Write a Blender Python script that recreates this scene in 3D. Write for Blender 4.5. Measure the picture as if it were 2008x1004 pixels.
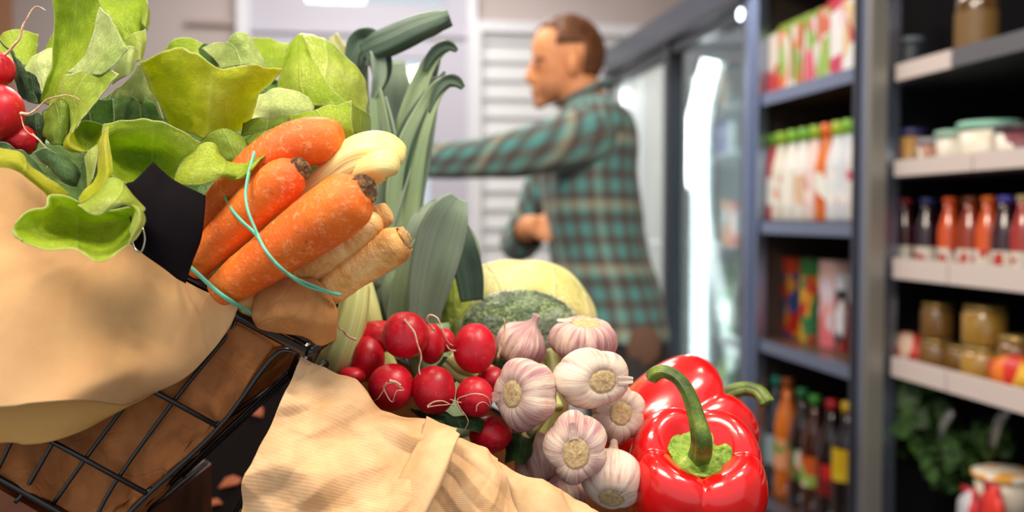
import bpy, bmesh, math, random
from mathutils import Vector, Matrix, noise
V = Vector
rnd = random.Random(7)
scn = bpy.context.scene
C = scn.collection
for o in list(bpy.data.objects): bpy.data.objects.remove(o)

# ---------------------------------------------------------------- camera
FP = 1950.0
YAW = math.radians(9.43); PIT = math.radians(2.26)
CAM = V((0, 0, 1.25))
cr = V((math.cos(YAW), -math.sin(YAW), 0))
fh = V((math.sin(YAW), math.cos(YAW), 0))
cf = fh * math.cos(PIT) + V((0, 0, -math.sin(PIT)))
cu = fh * math.sin(PIT) + V((0, 0, math.cos(PIT)))
cd = bpy.data.cameras.new('camera'); cam = bpy.data.objects.new('camera', cd); C.objects.link(cam)
cd.sensor_width = 36; cd.lens = FP / 2008 * 36
cam.matrix_world = Matrix(((cr.x, cu.x, -cf.x, CAM.x), (cr.y, cu.y, -cf.y, CAM.y), (cr.z, cu.z, -cf.z, CAM.z), (0, 0, 0, 1)))
cd.dof.use_dof = True; cd.dof.focus_distance = 0.615; cd.dof.aperture_fstop = 4.8
cd.clip_start = 0.02
scn.camera = cam
scn.view_settings.view_transform = 'Standard'; scn.view_settings.look = 'None'
scn.view_settings.exposure = 0.0; scn.view_settings.gamma = 1
scn.cycles.use_denoising = True
scn.cycles.max_bounces = 10; scn.cycles.transparent_max_bounces = 16
scn.cycles.sample_clamp_indirect = 6; scn.cycles.caustics_reflective = False; scn.cycles.caustics_refractive = False

# ---------------------------------------------------------------- daylight and ceiling lamps
w = bpy.data.worlds.new('World'); scn.world = w; w.use_nodes = True
w.node_tree.nodes['Background'].inputs[0].default_value = (0.92, 0.96, 1.0, 1)
w.node_tree.nodes['Background'].inputs[1].default_value = 0.85
def area(name, loc, target, sx, sy, power, col):
    l = bpy.data.lights.new(name, 'AREA'); l.shape = 'RECTANGLE'; l.size = sx; l.size_y = sy; l.energy = power; l.color = col
    o = bpy.data.objects.new(name, l); C.objects.link(o); o.location = loc
    o.rotation_euler = (V(target) - V(loc)).to_track_quat('-Z', 'Y').to_euler()
    return o
area('ceiling_lamp_light', (-0.75, 0.15, 2.7), (-0.1, 0.7, 1.1), 0.7, 0.45, 34, (1, 0.87, 0.70))
for _x, _y in ((-1.3, .9), (-.5, -.35), (.35, -.2), (-.2, 1.3), (.9, .9)):      # small ceiling spots
    area('ceiling_spot_light', (_x, _y, 2.75), (0.0, 0.7, 1.1), 0.09, 0.09, 4.5, (1, 0.84, 0.64))
area('ceiling_lamp_light', (0.75, 0.1, 2.7), (0.1, 0.7, 1.1), 0.35, 0.35, 22, (1, 0.87, 0.70))
area('ceiling_lamp_light', (-0.1, 3.0, 2.9), (0.2, 3.0, 0), 1.2, 0.5, 40, (1, 0.92, 0.82))
area('ceiling_lamp_light', (0.2, 4.4, 2.9), (0.2, 4.4, 0), 1.2, 0.5, 32, (1, 0.95, 0.9))

# ---------------------------------------------------------------- coordinates
def P(px, py, d):
    return CAM + (cf + cr * ((px - 1004) / FP) + cu * ((502 - py) / FP)) * d
def onY(px, py, Y):
    r = cf + cr * ((px - 1004) / FP) + cu * ((502 - py) / FP); return CAM + r * (Y / r.y)
def onX(px, py, X):
    r = cf + cr * ((px - 1004) / FP) + cu * ((502 - py) / FP); return CAM + r * (X / r.x)
def S(px, d): return px * d / FP

# ---------------------------------------------------------------- object helpers
def link(name, verts, faces, mat, parent=None, uvs=None, smooth=True, mods=()):
    me = bpy.data.meshes.new(name); me.from_pydata([tuple(v) for v in verts], [], faces); me.update()
    if uvs:
        ul = me.uv_layers.new(name='UVMap')
        for lp in me.loops: ul.data[lp.index].uv = uvs[lp.vertex_index]
    if mat: me.materials.append(mat)
    if smooth:
        me.polygons.foreach_set('use_smooth', [True] * len(me.polygons))
    o = bpy.data.objects.new(name, me); C.objects.link(o)
    if parent is not None: o.parent = parent
    return o
def empty(name, loc):
    o = bpy.data.objects.new(name, None); C.objects.link(o); o.location = loc; o.empty_display_size = 0.05
    return o
def tag(o, label, cat, group=None, kind=None):
    o['label'] = label; o['category'] = cat
    if group: o['group'] = group
    if kind: o['kind'] = kind
    return o
def thing(name, loc, label, cat, group=None):
    return tag(empty(name, loc), label, cat, group)
def struct(o):
    o['kind'] = 'structure'; return o
def rel(o, par):           # keep world-space vertices when parented to an Empty with a location
    o.parent = par
    o.matrix_parent_inverse = Matrix.Translation(-V(par.location))
    return o
class G:                    # geometry collector
    def __init__(s): s.v = []; s.f = []; s.u = []
    def box(s, a, b):
        x0, y0, z0 = a; x1, y1, z1 = b; n = len(s.v)
        s.v += [V(p) for p in ((x0,y0,z0),(x1,y0,z0),(x1,y1,z0),(x0,y1,z0),(x0,y0,z1),(x1,y0,z1),(x1,y1,z1),(x0,y1,z1))]
        s.f += [tuple(n + i for i in q) for q in ((3,2,1,0),(4,5,6,7),(0,1,5,4),(1,2,6,5),(2,3,7,6),(3,0,4,7))]
        s.u += [(0, 0)] * 8; return s
    def sweep(s, pts, radii, seg=16, flat=1.0, up=None, cap=True, fn=None):
        pts = [V(p) for p in pts]; n0 = len(s.v); N = len(pts)
        t0 = (pts[1] - pts[0]).normalized()
        a = up.copy() if up else (V((0, 0, 1)) if abs(t0.z) < .9 else V((1, 0, 0)))
        L = 0
        for i, p in enumerate(pts):
            t = (pts[min(i + 1, N - 1)] - pts[max(i - 1, 0)]).normalized()
            x = (a - t * a.dot(t)).normalized(); y = t.cross(x); a = x
            if i: L += (p - pts[i - 1]).length
            for k in range(seg):
                th = 2 * math.pi * k / seg
                r = radii[i]
                if fn: r *= fn(th, i / (N - 1))
                s.v.append(p + x * (math.cos(th) * r * flat) + y * (math.sin(th) * r)); s.u.append((k / seg, L))
        for i in range(N - 1):
            for k in range(seg):
                s.f.append((n0 + i*seg + k, n0 + i*seg + (k+1) % seg, n0 + (i+1)*seg + (k+1) % seg, n0 + (i+1)*seg + k))
        if cap:
            s.f.append(tuple(n0 + k for k in range(seg))[::-1]); s.f.append(tuple(n0 + (N-1)*seg + k for k in range(seg)))
        return s
    def lathe(s, prof, seg=24, c=(0, 0, 0), fn=None, cap=True):
        n0 = len(s.v); c = V(c)
        for i, (r, z) in enumerate(prof):
            for k in range(seg):
                th = 2 * math.pi * k / seg; rr, zz = r, z
                if fn: rr, zz = fn(th, i / (len(prof) - 1), r, z)
                s.v.append(c + V((math.cos(th) * rr, math.sin(th) * rr, zz))); s.u.append((k / seg, i / (len(prof) - 1)))
        for i in range(len(prof) - 1):
            for k in range(seg):
                s.f.append((n0 + i*seg + k, n0 + i*seg + (k+1) % seg, n0 + (i+1)*seg + (k+1) % seg, n0 + (i+1)*seg + k))
        if cap:
            s.f.append(tuple(n0 + k for k in range(seg))[::-1]); s.f.append(tuple(n0 + (len(prof)-1)*seg + k for k in range(seg)))
        return s
    def ell(s, c, rx, ry, rz, seg=20, rings=12, M=None, fn=None):
        n0 = len(s.v); c = V(c)
        for i in range(rings + 1):
            ph = math.pi * i / rings
            for k in range(seg):
                th = 2 * math.pi * k / seg
                d = V((math.sin(ph) * math.cos(th), math.sin(ph) * math.sin(th), math.cos(ph)))
                q = V((d.x * rx, d.y * ry, d.z * rz))
                if fn: q = q * fn(d)
                s.v.append(c + (M @ q if M else q)); s.u.append((k / seg, i / rings))
        for i in range(rings):
            for k in range(seg):
                s.f.append((n0 + i*seg + k, n0 + (i+1)*seg + k, n0 + (i+1)*seg + (k+1) % seg, n0 + i*seg + (k+1) % seg))
        return s
    def make(s, name, mat, parent=None, smooth=True):
        return link(name, s.v, s.f, mat, parent, s.u, smooth)
def wk(g, name, mat, par, smooth=True):          # world-space geometry parented to an Empty
    o = g.make(name, mat, None, smooth); return rel(o, par)
def cr4(p, t):
    p0, p1, p2, p3 = p
    return (p1 * 2 + (p2 - p0) * t + (p0 * 2 - p1 * 5 + p2 * 4 - p3) * (t * t) + (p1 * 3 - p0 - p2 * 3 + p3) * (t * t * t)) * 0.5
def spl(ps, n):
    N = len(ps); out = []
    ext = [ps[0] * 2 - ps[1]] + list(ps) + [ps[-1] * 2 - ps[-2]]
    for j in range(n):
        s = j / (n - 1) * (N - 1); i = min(int(s), N - 2)
        out.append(cr4(ext[i:i + 4], s - i))
    return out
def splf(ps, n): return [v.x for v in spl([V((p, 0, 0)) for p in ps], n)]
def lens_pts(l): return [P(*q) for q in l]

def patch(name, rows, mat, par, nu=40, nv=40, th=0.0005, ruf=0.002, fr=55, seed=0, edge=1.0, crumple=None, sub=True):
    g0 = [[P(*q) for q in r] for r in rows]
    g1 = [spl(r, nu) for r in g0]
    cols = [spl([g1[i][j] for i in range(len(g1))], nv) for j in range(nu)]
    vs = []; us = []
    for i in range(nv):
        for j in range(nu):
            vs.append(cols[j][i]); us.append((j / (nu - 1), i / (nv - 1)))
    out = []
    for i in range(nv):
        for j in range(nu):
            p = vs[i*nu + j]
            a = vs[i*nu + min(j+1, nu-1)] - vs[i*nu + max(j-1, 0)]
            b = vs[min(i+1, nv-1)*nu + j] - vs[max(i-1, 0)*nu + j]
            n = a.cross(b)
            n = n.normalized() if n.length > 1e-12 else V(cf)
            u, v = us[i*nu + j]
            e = max(abs(u - .5) * 2, 1 - v) ** 3
            h = 0
            if crumple: h = crumple(p, u, v)
            else:
                h = ruf * (noise.noise(p * fr + V((seed * 7.1, 0, 0))) * (0.45 + 1.1 * e * edge) + 0.35 * noise.noise(p * fr * 2.7 + V((0, seed * 3.3, 0))))
            q = p + n * h
            if not crumple:      # wavy margin
                q = q + cu * (ruf * .8 * e * noise.noise(p * fr * 2.2 + V((0, 0, seed * 5.))))
            out.append(q)
    fs = [(i*nu+j, i*nu+j+1, (i+1)*nu+j+1, (i+1)*nu+j) for i in range(nv-1) for j in range(nu-1)]
    o = link(name, out, fs, mat, None, us)
    if par is not None: rel(o, par)
    if th:
        m = o.modifiers.new('thickness', 'SOLIDIFY'); m.thickness = th; m.offset = 0
    return o

# ---------------------------------------------------------------- materials
def lin(c):
    f = lambda x: (x / 255 / 12.92) if x <= 10 else ((x / 255 + .055) / 1.055) ** 2.4
    return (f(c[0]), f(c[1]), f(c[2]), 1)
class M:
    def __init__(s, name, col=(128,128,128), rough=.5, spec=.5, metal=0.0, coat=0.0, sheen=0.0):
        s.m = bpy.data.materials.new(name); s.m.use_nodes = True; s.t = s.m.node_tree; s.n = s.t.nodes; s.l = s.t.links
        s.b = s.n['Principled BSDF']; s.out = s.n['Material Output']
        i = s.b.inputs; i['Base Color'].default_value = lin(col); i['Roughness'].default_value = rough
        i['Specular IOR Level'].default_value = spec; i['Metallic'].default_value = metal; i['Coat Weight'].default_value = coat
        i['Coat Roughness'].default_value = .08
        if sheen: i['Sheen Weight'].default_value = sheen
        s.tc = s.n.new('ShaderNodeTexCoord')
    def node(s, t, ins=None, **kw):
        x = s.n.new(t)
        for k, v in kw.items(): setattr(x, k, v)
        if ins:
            for k, v in ins.items():
                if isinstance(v, bpy.types.NodeSocket): s.l.new(v, x.inputs[k])
                else: x.inputs[k].default_value = v
        return x
    def mp(s, vec, scale=(1,1,1), loc=(0,0,0), rot=(0,0,0)):
        return s.node('ShaderNodeMapping', {'Vector': vec, 'Scale': scale, 'Location': loc, 'Rotation': rot}).outputs[0]
    def noise(s, vec, scale=5, detail=4, rough=.5, dist=0):
        return s.node('ShaderNodeTexNoise', {'Vector': vec, 'Scale': scale, 'Detail': detail, 'Roughness': rough, 'Distortion': dist}).outputs[0]
    def vor(s, vec, scale, feat='F1', out='Distance', rand=1):
        x = s.node('ShaderNodeTexVoronoi', {'Vector': vec, 'Scale': scale, 'Randomness': rand}); x.feature = feat
        return x.outputs[out]
    def ramp(s, fac, stops, interp='LINEAR'):
        r = s.n.new('ShaderNodeValToRGB'); s.l.new(fac, r.inputs[0]); e = r.color_ramp.elements; r.color_ramp.interpolation = interp
        while len(e) < len(stops): e.new(.5)
        for k, (p, c) in enumerate(stops):
            e[k].position = p; e[k].color = lin(c) if isinstance(c, tuple) else (c, c, c, 1)
        return r.outputs[0]
    def mix(s, fac, a, b, mode='MIX'):
        x = s.n.new('ShaderNodeMix'); x.data_type = 'RGBA'; x.blend_type = mode
        for sock, v in ((x.inputs[0], fac), (x.inputs[6], a), (x.inputs[7], b)):
            if isinstance(v, bpy.types.NodeSocket): s.l.new(v, sock)
            elif isinstance(v, tuple): sock.default_value = lin(v)
            else: sock.default_value = v
        return x.outputs[2]
    def math(s, op, a, b=0, c=0):
        x = s.n.new('ShaderNodeMath'); x.operation = op
        for k, v in enumerate((a, b, c)):
            if isinstance(v, bpy.types.NodeSocket): s.l.new(v, x.inputs[k])
            else: x.inputs[k].default_value = v
        return x.outputs[0]
    def col(s, c): s.l.new(c, s.b.inputs['Base Color']); s.c = c; return s
    def bump(s, h, dist=.001, strength=1.0):
        b = s.node('ShaderNodeBump', {'Height': h, 'Distance': dist, 'Strength': strength})
        s.l.new(b.outputs[0], s.b.inputs['Normal']); s.bn = b.outputs[0]; return s
    def trans(s, fac, c):
        t = s.n.new('ShaderNodeBsdfTranslucent')
        if isinstance(c, bpy.types.NodeSocket): s.l.new(c, t.inputs[0])
        else: t.inputs[0].default_value = lin(c)
        if hasattr(s, 'bn'): s.l.new(s.bn, t.inputs['Normal'])
        mx = s.n.new('ShaderNodeMixShader'); mx.inputs[0].default_value = fac
        s.l.new(s.b.outputs[0], mx.inputs[1]); s.l.new(t.outputs[0], mx.inputs[2]); s.l.new(mx.outputs[0], s.out.inputs[0]); return s
    def sub(s, wgt, scale=.01, rad=(1, .3, .15)):
        s.b.inputs['Subsurface Weight'].default_value = wgt; s.b.inputs['Subsurface Scale'].default_value = scale
        s.b.inputs['Subsurface Radius'].default_value = rad; return s
    def radial(s, K=10, zk=1.0, axis='Z'):   # seamless coordinates around an axis, in object space
        sp = s.node('ShaderNodeSeparateXYZ', {0: s.tc.outputs['Object']})
        cb = s.node('ShaderNodeCombineXYZ', {0: sp.outputs[0], 1: sp.outputs[1]})
        nm = s.node('ShaderNodeVectorMath', {0: cb.outputs[0]}, operation='NORMALIZE')
        sc = s.node('ShaderNodeVectorMath', {0: nm.outputs[0], 'Scale': K}, operation='SCALE')
        z = s.math('MULTIPLY', sp.outputs[2], zk)
        c2 = s.node('ShaderNodeCombineXYZ', {2: z})
        return s.node('ShaderNodeVectorMath', {0: sc.outputs[0], 1: c2.outputs[0]}, operation='ADD').outputs[0]
_c = {}
def flat(col, rough=.5, metal=0, spec=.5, name='paint', coat=0):
    k = (col, rough, metal, spec, coat)
    if k not in _c: _c[k] = M(name, col, rough, spec, metal, coat).m
    return _c[k]
def emis(name, col, st):
    m = M(name, (0, 0, 0)); m.b.inputs['Emission Color'].default_value = lin(col); m.b.inputs['Emission Strength'].default_value = st
    return m.m
def glassy(name, tint=(255,255,255), gloss=.12, rough=.03, bump=None):
    m = M(name); tr = m.node('ShaderNodeBsdfTransparent', {'Color': lin(tint)}); gl = m.node('ShaderNodeBsdfGlossy', {'Roughness': rough})
    fr = m.node('ShaderNodeFresnel', {'IOR': 1.45})
    if bump:
        n = m.noise(m.tc.outputs['Object'], bump[0], 5, .6); b = m.node('ShaderNodeBump', {'Height': n, 'Distance': bump[1]})
        m.l.new(b.outputs[0], gl.inputs['Normal']); m.l.new(b.outputs[0], fr.inputs['Normal'])
    f = m.math('ADD', m.math('MULTIPLY', fr.outputs[0], .8), gloss)
    mx = m.n.new('ShaderNodeMixShader'); m.l.new(f, mx.inputs[0]); m.l.new(tr.outputs[0], mx.inputs[1]); m.l.new(gl.outputs[0], mx.inputs[2])
    m.l.new(mx.outputs[0], m.out.inputs[0]); return m.m

def leaf_mat(name, c0, c1, c2, tfac=.4, rough=.42, vein=(206,220,140), vs=9, vb=.0012, margin=None):
    m = M(name, c1, rough, .35)
    uv = m.tc.outputs['UV']; ob = m.tc.outputs['Object']
    sp = m.node('ShaderNodeSeparateXYZ', {0: uv})
    wob = m.noise(uv, 3, 2); 
    wv = m.node('ShaderNodeVectorMath', {0: uv, 1: m.node('ShaderNodeTexNoise', {'Vector': uv, 'Scale': 4.0}).outputs[1]}, operation='ADD').outputs[0]
    net = m.vor(wv, vs, 'DISTANCE_TO_EDGE'); net2 = m.vor(wv, vs * 3.1, 'DISTANCE_TO_EDGE')
    n1 = m.ramp(net, [(0, 1.0), (.045, 0.0)]); n2 = m.ramp(net2, [(0, .5), (.06, 0.0)])
    mid = m.math('ABSOLUTE', m.math('SUBTRACT', m.math('ADD', sp.outputs[0], m.math('MULTIPLY', wob, .12)), .56))
    midr = m.ramp(mid, [(0, 1.0), (.03, 0.0)])
    vn = m.math('ADD', m.math('MAXIMUM', m.math('MULTIPLY', n1, .5), midr), m.math('MULTIPLY', n2, .3))
    big = m.noise(ob, 16, 3, .55); fine = m.noise(ob, 160, 4, .6)
    c = m.ramp(big, [(.28, c0), (.5, c1), (.72, c2)])
    c = m.mix(m.math('MULTIPLY', vn, .32), c, vein)
    c = m.mix(m.math('MULTIPLY', fine, .22), c, c0)
    if not margin:
        ed = m.math('MINIMUM', m.math('MINIMUM', sp.outputs[0], m.math('SUBTRACT', 1.0, sp.outputs[0])), m.math('MINIMUM', sp.outputs[1], m.math('SUBTRACT', 1.0, sp.outputs[1])))
        c = m.mix(m.ramp(ed, [(.008, .6), (.03, 0.0)]), c, tuple(int((q + 230) / 2) for q in c2))
    if margin:
        ed = m.math('MINIMUM', m.math('MINIMUM', sp.outputs[0], m.math('SUBTRACT', 1.0, sp.outputs[0])), sp.outputs[1])
        ed = m.math('ADD', ed, m.math('MULTIPLY', wob, .03))
        c = m.mix(m.ramp(ed, [(.018, .95), (.045, 0.0)]), c, margin)
    m.col(c)
    hgt = m.math('ADD', m.math('MULTIPLY', vn, .55), m.math('ADD', m.math('MULTIPLY', m.noise(ob, 75, 4, .6), 2.2), m.math('MULTIPLY', fine, .3)))
    m.bump(hgt, vb, .8); m.trans(tfac, c)
    return m.m
LM = (226,234,150)
LET = leaf_mat('lettuce_leaf', (136,172,28), (180,206,46), (208,222,90), .5)
LETP = leaf_mat('lettuce_leaf_pale', (172,196,104), (204,218,138), (226,234,174), .32, .34)
LETY = leaf_mat('lettuce_leaf_golden', (178,192,26), (208,212,44), (222,218,92), .56)
LETD = leaf_mat('lettuce_leaf_shaded', (44,84,30), (78,120,44), (118,156,68), .22)  # same lettuce darkened: shade between inner leaves is put into the colour
LETB = leaf_mat('lettuce_leaf_browned', (92,124,24), (132,156,40), (162,182,60), .3, margin=(84,60,24))
RADL = leaf_mat('radish_leaf', (22,46,20), (40,72,30), (74,108,50), .12, .55, (120,150,90), 6, .0014)
LETO = leaf_mat('lettuce_leaf_olive', (140,168,44), (182,200,76), (214,222,134), .35, .36)

def paper_mat(name, c0, c1, stripe=0, tf=.12, sc=40, crease=.25):
    m = M(name, c1, .72, .25); ob = m.tc.outputs['Object']; uv = m.tc.outputs['UV']
    n = m.noise(ob, sc, 5, .6); f = m.noise(ob, 900, 3, .7)
    c = m.ramp(n, [(.3, c0), (.7, c1)])
    h = m.math('ADD', m.math('MULTIPLY', n, .35), m.math('MULTIPLY', f, .10))
    if stripe:
        sp = m.node('ShaderNodeSeparateXYZ', {0: uv}); wv = m.math('SINE', m.math('MULTIPLY', m.math('ADD', sp.outputs[1], m.math('MULTIPLY', sp.outputs[0], .05)), stripe))
        c = m.mix(m.math('MULTIPLY', m.math('ADD', wv, 1), .14), c, c0)
        c = m.mix(.0, c, c0); h = m.math('ADD', h, m.math('MULTIPLY', wv, .03))
    # thin crease lines
    v = m.vor(m.node('ShaderNodeVectorMath', {0: ob, 1: m.node('ShaderNodeTexNoise', {'Vector': ob, 'Scale': 9.0}).outputs[1]}, operation='ADD').outputs[0], 8, 'DISTANCE_TO_EDGE')
    h = m.math('ADD', h, m.math('MULTIPLY', m.ramp(v, [(0, 0.0), (.05, 1.0)]), crease))
    m.col(c).bump(h, .0014, .7); m.trans(tf, c); return m.m
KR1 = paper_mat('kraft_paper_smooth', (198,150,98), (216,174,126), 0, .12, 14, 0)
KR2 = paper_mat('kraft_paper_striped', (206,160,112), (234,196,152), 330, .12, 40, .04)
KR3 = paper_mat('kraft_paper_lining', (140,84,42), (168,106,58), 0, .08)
KR4 = paper_mat('kraft_paper_orange', (176,118,66), (192,134,80), 0, .1)
KR5 = paper_mat('kraft_paper_hem', (200,150,82), (216,170,102), 0, .15, 14, 0)
BLK = M('black_wire', (14,13,15), .28, .6).m
def carrot_mat():
    m = M('carrot_skin', (238,106,30), .46, .38); ob = m.tc.outputs['Object']
    uv = m.mp(m.tc.outputs['UV'], (3, 60, 1))
    a = m.noise(ob, 60, 6, .7, .6); b = m.noise(ob, 240, 5, .75); bg = m.noise(ob, 22, 2); rg = m.noise(m.mp(m.tc.outputs['UV'], (5, 420, 1)), 1, 3)
    c = m.ramp(bg, [(.3, (214,84,18)), (.6, (238,116,30)), (.8, (242,134,50))])
    f2 = m.noise(m.mp(m.tc.outputs['UV'], (14, 170, 1)), 1, 6, .8, 1.4)
    scuff = m.ramp(m.math('MULTIPLY', f2, b), [(.27, 0.0), (.34, .45)])
    c = m.mix(scuff, c, (246,176,126))
    dirt = m.ramp(m.noise(ob, 150, 5, .8, 1.2), [(.60, 0.0), (.70, .8)]); c = m.mix(dirt, c, (140,64,30))
    lines = m.ramp(rg, [(.66, 0.0), (.74, .5)]); c = m.mix(lines, c, (190,92,50))
    m.col(c).bump(m.math('ADD', m.math('MULTIPLY', rg, .6), m.math('ADD', b, a)), .0011, .6).sub(.05, .002); return m.m
CAR = carrot_mat()
def root_mat(name, c0, c1, c2, sc=60):
    m = M(name, c1, .6, .3); ob = m.tc.outputs['Object']
    a = m.noise(ob, sc, 6, .7, .5); c = m.ramp(a, [(.32, c0), (.5, c1), (.68, c2)])
    rg = m.noise(m.mp(m.tc.outputs['UV'], (4, 300, 1)), 1, 3); c = m.mix(m.ramp(rg, [(.64, 0.0), (.72, .75)]), c, c0)
    m.col(c).bump(m.math('ADD', m.math('ADD', a, rg), m.noise(ob, 400, 4, .7)), .0012, .7); return m.m
PAR = root_mat('parsnip_skin', (178,112,48), (224,168,98), (242,204,142), 46)
CRP = root_mat('cut_crown', (166,112,56), (214,168,104), (238,208,156), 200)
CRN = root_mat('dry_crown', (50,32,24), (112,78,50), (192,150,96), 200)
def leek_mat(name, c0, c1, c2, tf=.15):
    m = M(name, c1, .42, .4); uv = m.tc.outputs['UV']
    st = m.noise(m.mp(uv, (46, .8, 1)), 1, 4, .6); bg = m.noise(m.tc.outputs['Object'], 14, 3)
    c = m.ramp(m.math('ADD', m.math('MULTIPLY', st, .6), m.math('MULTIPLY', bg, .4)), [(.32, c0), (.5, c1), (.68, c2)])
    m.col(c).bump(m.math('MULTIPLY', m.noise(m.mp(uv, (90, .8, 1)), 1, 2), 1), .0008, .6); m.trans(tf, c); return m.m
LK = leek_mat('leek_blade', (122,144,124), (144,162,142), (166,182,162))
LKD = leek_mat('leek_blade_dark', (40,58,46), (70,92,76), (112,132,112), .05)
LKG = leek_mat('leek_blade_green', (122,150,112), (150,172,132), (176,192,152))
LKY = leek_mat('leek_shaft', (176,182,96), (206,208,134), (230,228,172))
LKW = leek_mat('leek_heart', (232,206,112), (246,228,150), (252,242,192), .1)
def radish_mat():
    m = M('radish_skin', (200,18,44), .36, .42); ob = m.tc.outputs['Object']
    a = m.noise(ob, 45, 4, .6); c = m.ramp(a, [(.3, (166,8,26)), (.55, (196,18,38)), (.8, (216,42,62))])
    sp = m.ramp(m.noise(ob, 330, 3, .7), [(.60, 0.0), (.74, .5)]); c = m.mix(sp, c, (232,104,100))
    m.col(c).bump(m.math('ADD', m.noise(ob, 120, 4, .6), m.math('MULTIPLY', m.noise(ob, 22, 2), 2.0)), .0005, .6).sub(.1, .004); return m.m
RAD = radish_mat()
RTL = root_mat('radish_root', (196,120,110), (222,180,150), (238,214,186), 200)
def garlic_mat(name, pur, base=(240,224,202)):
    m = M(name, base, .42, .35); v = m.radial(4, 22); ob = m.tc.outputs['Object']
    st = m.noise(v, 1.9, 6, .66, .5); bg = m.noise(ob, 34, 2); v2 = m.radial(26, 10); fi = m.noise(v2, 2.4, 3, .6)
    f = m.math('ADD', m.math('MULTIPLY', st, .62), m.math('MULTIPLY', bg, .38))
    c = m.ramp(f, [(.38, base), (.38 + .14 * (1.4 - pur), (226,200,184)), (.56 + .12 * (1.2 - pur), (178,124,136)), (.80, (124,66,94))])
    c = m.mix(m.ramp(m.noise(ob, 70, 4, .7), [(.56, 0.0), (.70, .45)]), c, (196,156,116))
    c = m.mix(m.ramp(fi, [(.55, 0.0), (.75, .30)]), c, (172,130,104))
    m.col(c).bump(m.math('ADD', m.math('MULTIPLY', fi, 1), m.math('MULTIPLY', m.noise(ob, 300, 3), .4)), .0011, .75).sub(.1, .004); return m.m
GAR = [garlic_mat('garlic_skin_pale', .35), garlic_mat('garlic_skin_violet', .9), garlic_mat('garlic_skin_pink', 1.1, (232,200,178))]
GRT = root_mat('garlic_root_plate', (190,150,98), (230,198,146), (246,224,182), 420)
def pepper_mat():
    m = M('pepper_skin', (214,12,16), .2, .6, coat=.5); ob = m.tc.outputs['Object']
    a = m.noise(ob, 18, 3); c = m.ramp(a, [(.3, (196,6,12)), (.6, (218,16,18)), (.85, (228,44,28))])
    m.col(c).bump(m.math('ADD', m.noise(ob, 26, 2), m.math('MULTIPLY', m.noise(ob, 600, 2), .05)), .0016, .5).sub(.08, .006); return m.m
PEP = pepper_mat()
def stem_mat():
    m = M('pepper_stem', (82,104,34), .42, .45); ob = m.tc.outputs['Object']
    a = m.noise(ob, 60, 5, .65); c = m.ramp(a, [(.3, (38,54,16)), (.5, (76,98,30)), (.74, (128,146,58))])
    m.col(c).bump(m.math('ADD', a, m.noise(m.mp(m.tc.outputs['UV'], (18, 3, 1)), 1, 3)), .0015, .8); return m.m
STM = stem_mat()
m_ = M('calyx', (130,158,60), .6, .3); _a = m_.noise(m_.tc.outputs['Object'], 190, 5, .7); _b = m_.noise(m_.tc.outputs['Object'], 60, 3)
m_.col(m_.ramp(m_.math('ADD', m_.math('MULTIPLY', _a, .6), m_.math('MULTIPLY', _b, .4)), [(.38, (54,88,26)), (.5, (128,160,52)), (.66, (184,200,108))])).bump(_a, .002, .8); CLX = m_.m
m_ = M('broccoli_florets', (60,96,44), .75, .3); _v = m_.vor(m_.tc.outputs['Object'], 300); _n = m_.math('ADD', m_.math('MULTIPLY', m_.noise(m_.tc.outputs['Object'], 60, 4), .5), m_.math('MULTIPLY', m_.noise(m_.tc.outputs['Object'], 420, 3), .5))
m_.col(m_.ramp(_n, [(.38, (26,50,22)), (.5, (78,110,48)), (.62, (156,176,100))])).bump(m_.math('ADD', _v, _n), .004, 1.0); BRC = m_.m
FILM = M('cling_film', (226,232,228), .10, 1.0, coat=1.0); _n = FILM.noise(FILM.mp(FILM.tc.outputs['Object'], (1, 1, 2.2)), 26, 5, .6, 1.5); FILM.bump(_n, .05, 1.0)
_t = FILM.n.new('ShaderNodeBsdfTransparent'); _x = FILM.n.new('ShaderNodeMixShader'); FILM.l.new(FILM.ramp(_n, [(.35, .74), (.7, .95)]), _x.inputs[0])
FILM.l.new(FILM.b.outputs[0], _x.inputs[1]); FILM.l.new(_t.outputs[0], _x.inputs[2]); FILM.l.new(_x.outputs[0], FILM.out.inputs[0]); FILM = FILM.m
CAB = leaf_mat('cabbage_leaf', (214,206,116), (234,226,148), (246,238,180), .1, .5, (250,246,206), 5, .002)
CABG = leaf_mat('savoy_leaf', (104,132,34), (158,178,62), (196,206,96), .2, .5, (214,222,130), 6, .005)
BAND = M('rubber_band', (104,190,164), .45, .4).m
TAG = M('black_card', (13,8,13), .8, .08).m
RING = flat((200,196,196), .25, 1, name='ring_steel')

# ================================================================ THE ROOM
WX = 1.25
YB = 5.3
wall_m = M('wall_plaster', (184,172,170), .9, .1); wall_m.col(wall_m.ramp(wall_m.noise(wall_m.tc.outputs['Object'], 1.4, 3), [(.3, (178,166,163)), (.7, (190,178,176))])); wall_m = wall_m.m
door_m = flat((184,182,194), .7, name='door_paint'); white_m = flat((216,216,222), .6, name='white_frame'); floor_m = M('floor_tiles', (96,84,76), .4)
floor_m.col(floor_m.mix(floor_m.ramp(floor_m.node('ShaderNodeTexBrick', {'Vector': floor_m.tc.outputs['Object'], 'Scale': 2.5, 'Mortar Size': .01}).outputs[1], [(0, 0.0), (1, 1.0)]), (104,92,84), (60,54,50))); floor_m = floor_m.m
struct(G().box((-3.2, -1.2, -.05), (2.4, YB + .1, 0)).make('floor', floor_m, None, False))
struct(G().box((-3.2, 0.9, 3.0), (2.4, YB + .1, 3.06)).make('ceiling', flat((225,222,216), .8, name='ceiling_paint'), None, False))
struct(G().box((WX + .85, -1.2, 0), (WX + .95, YB, 3.0)).make('wall_right', wall_m, None, False))
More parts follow.
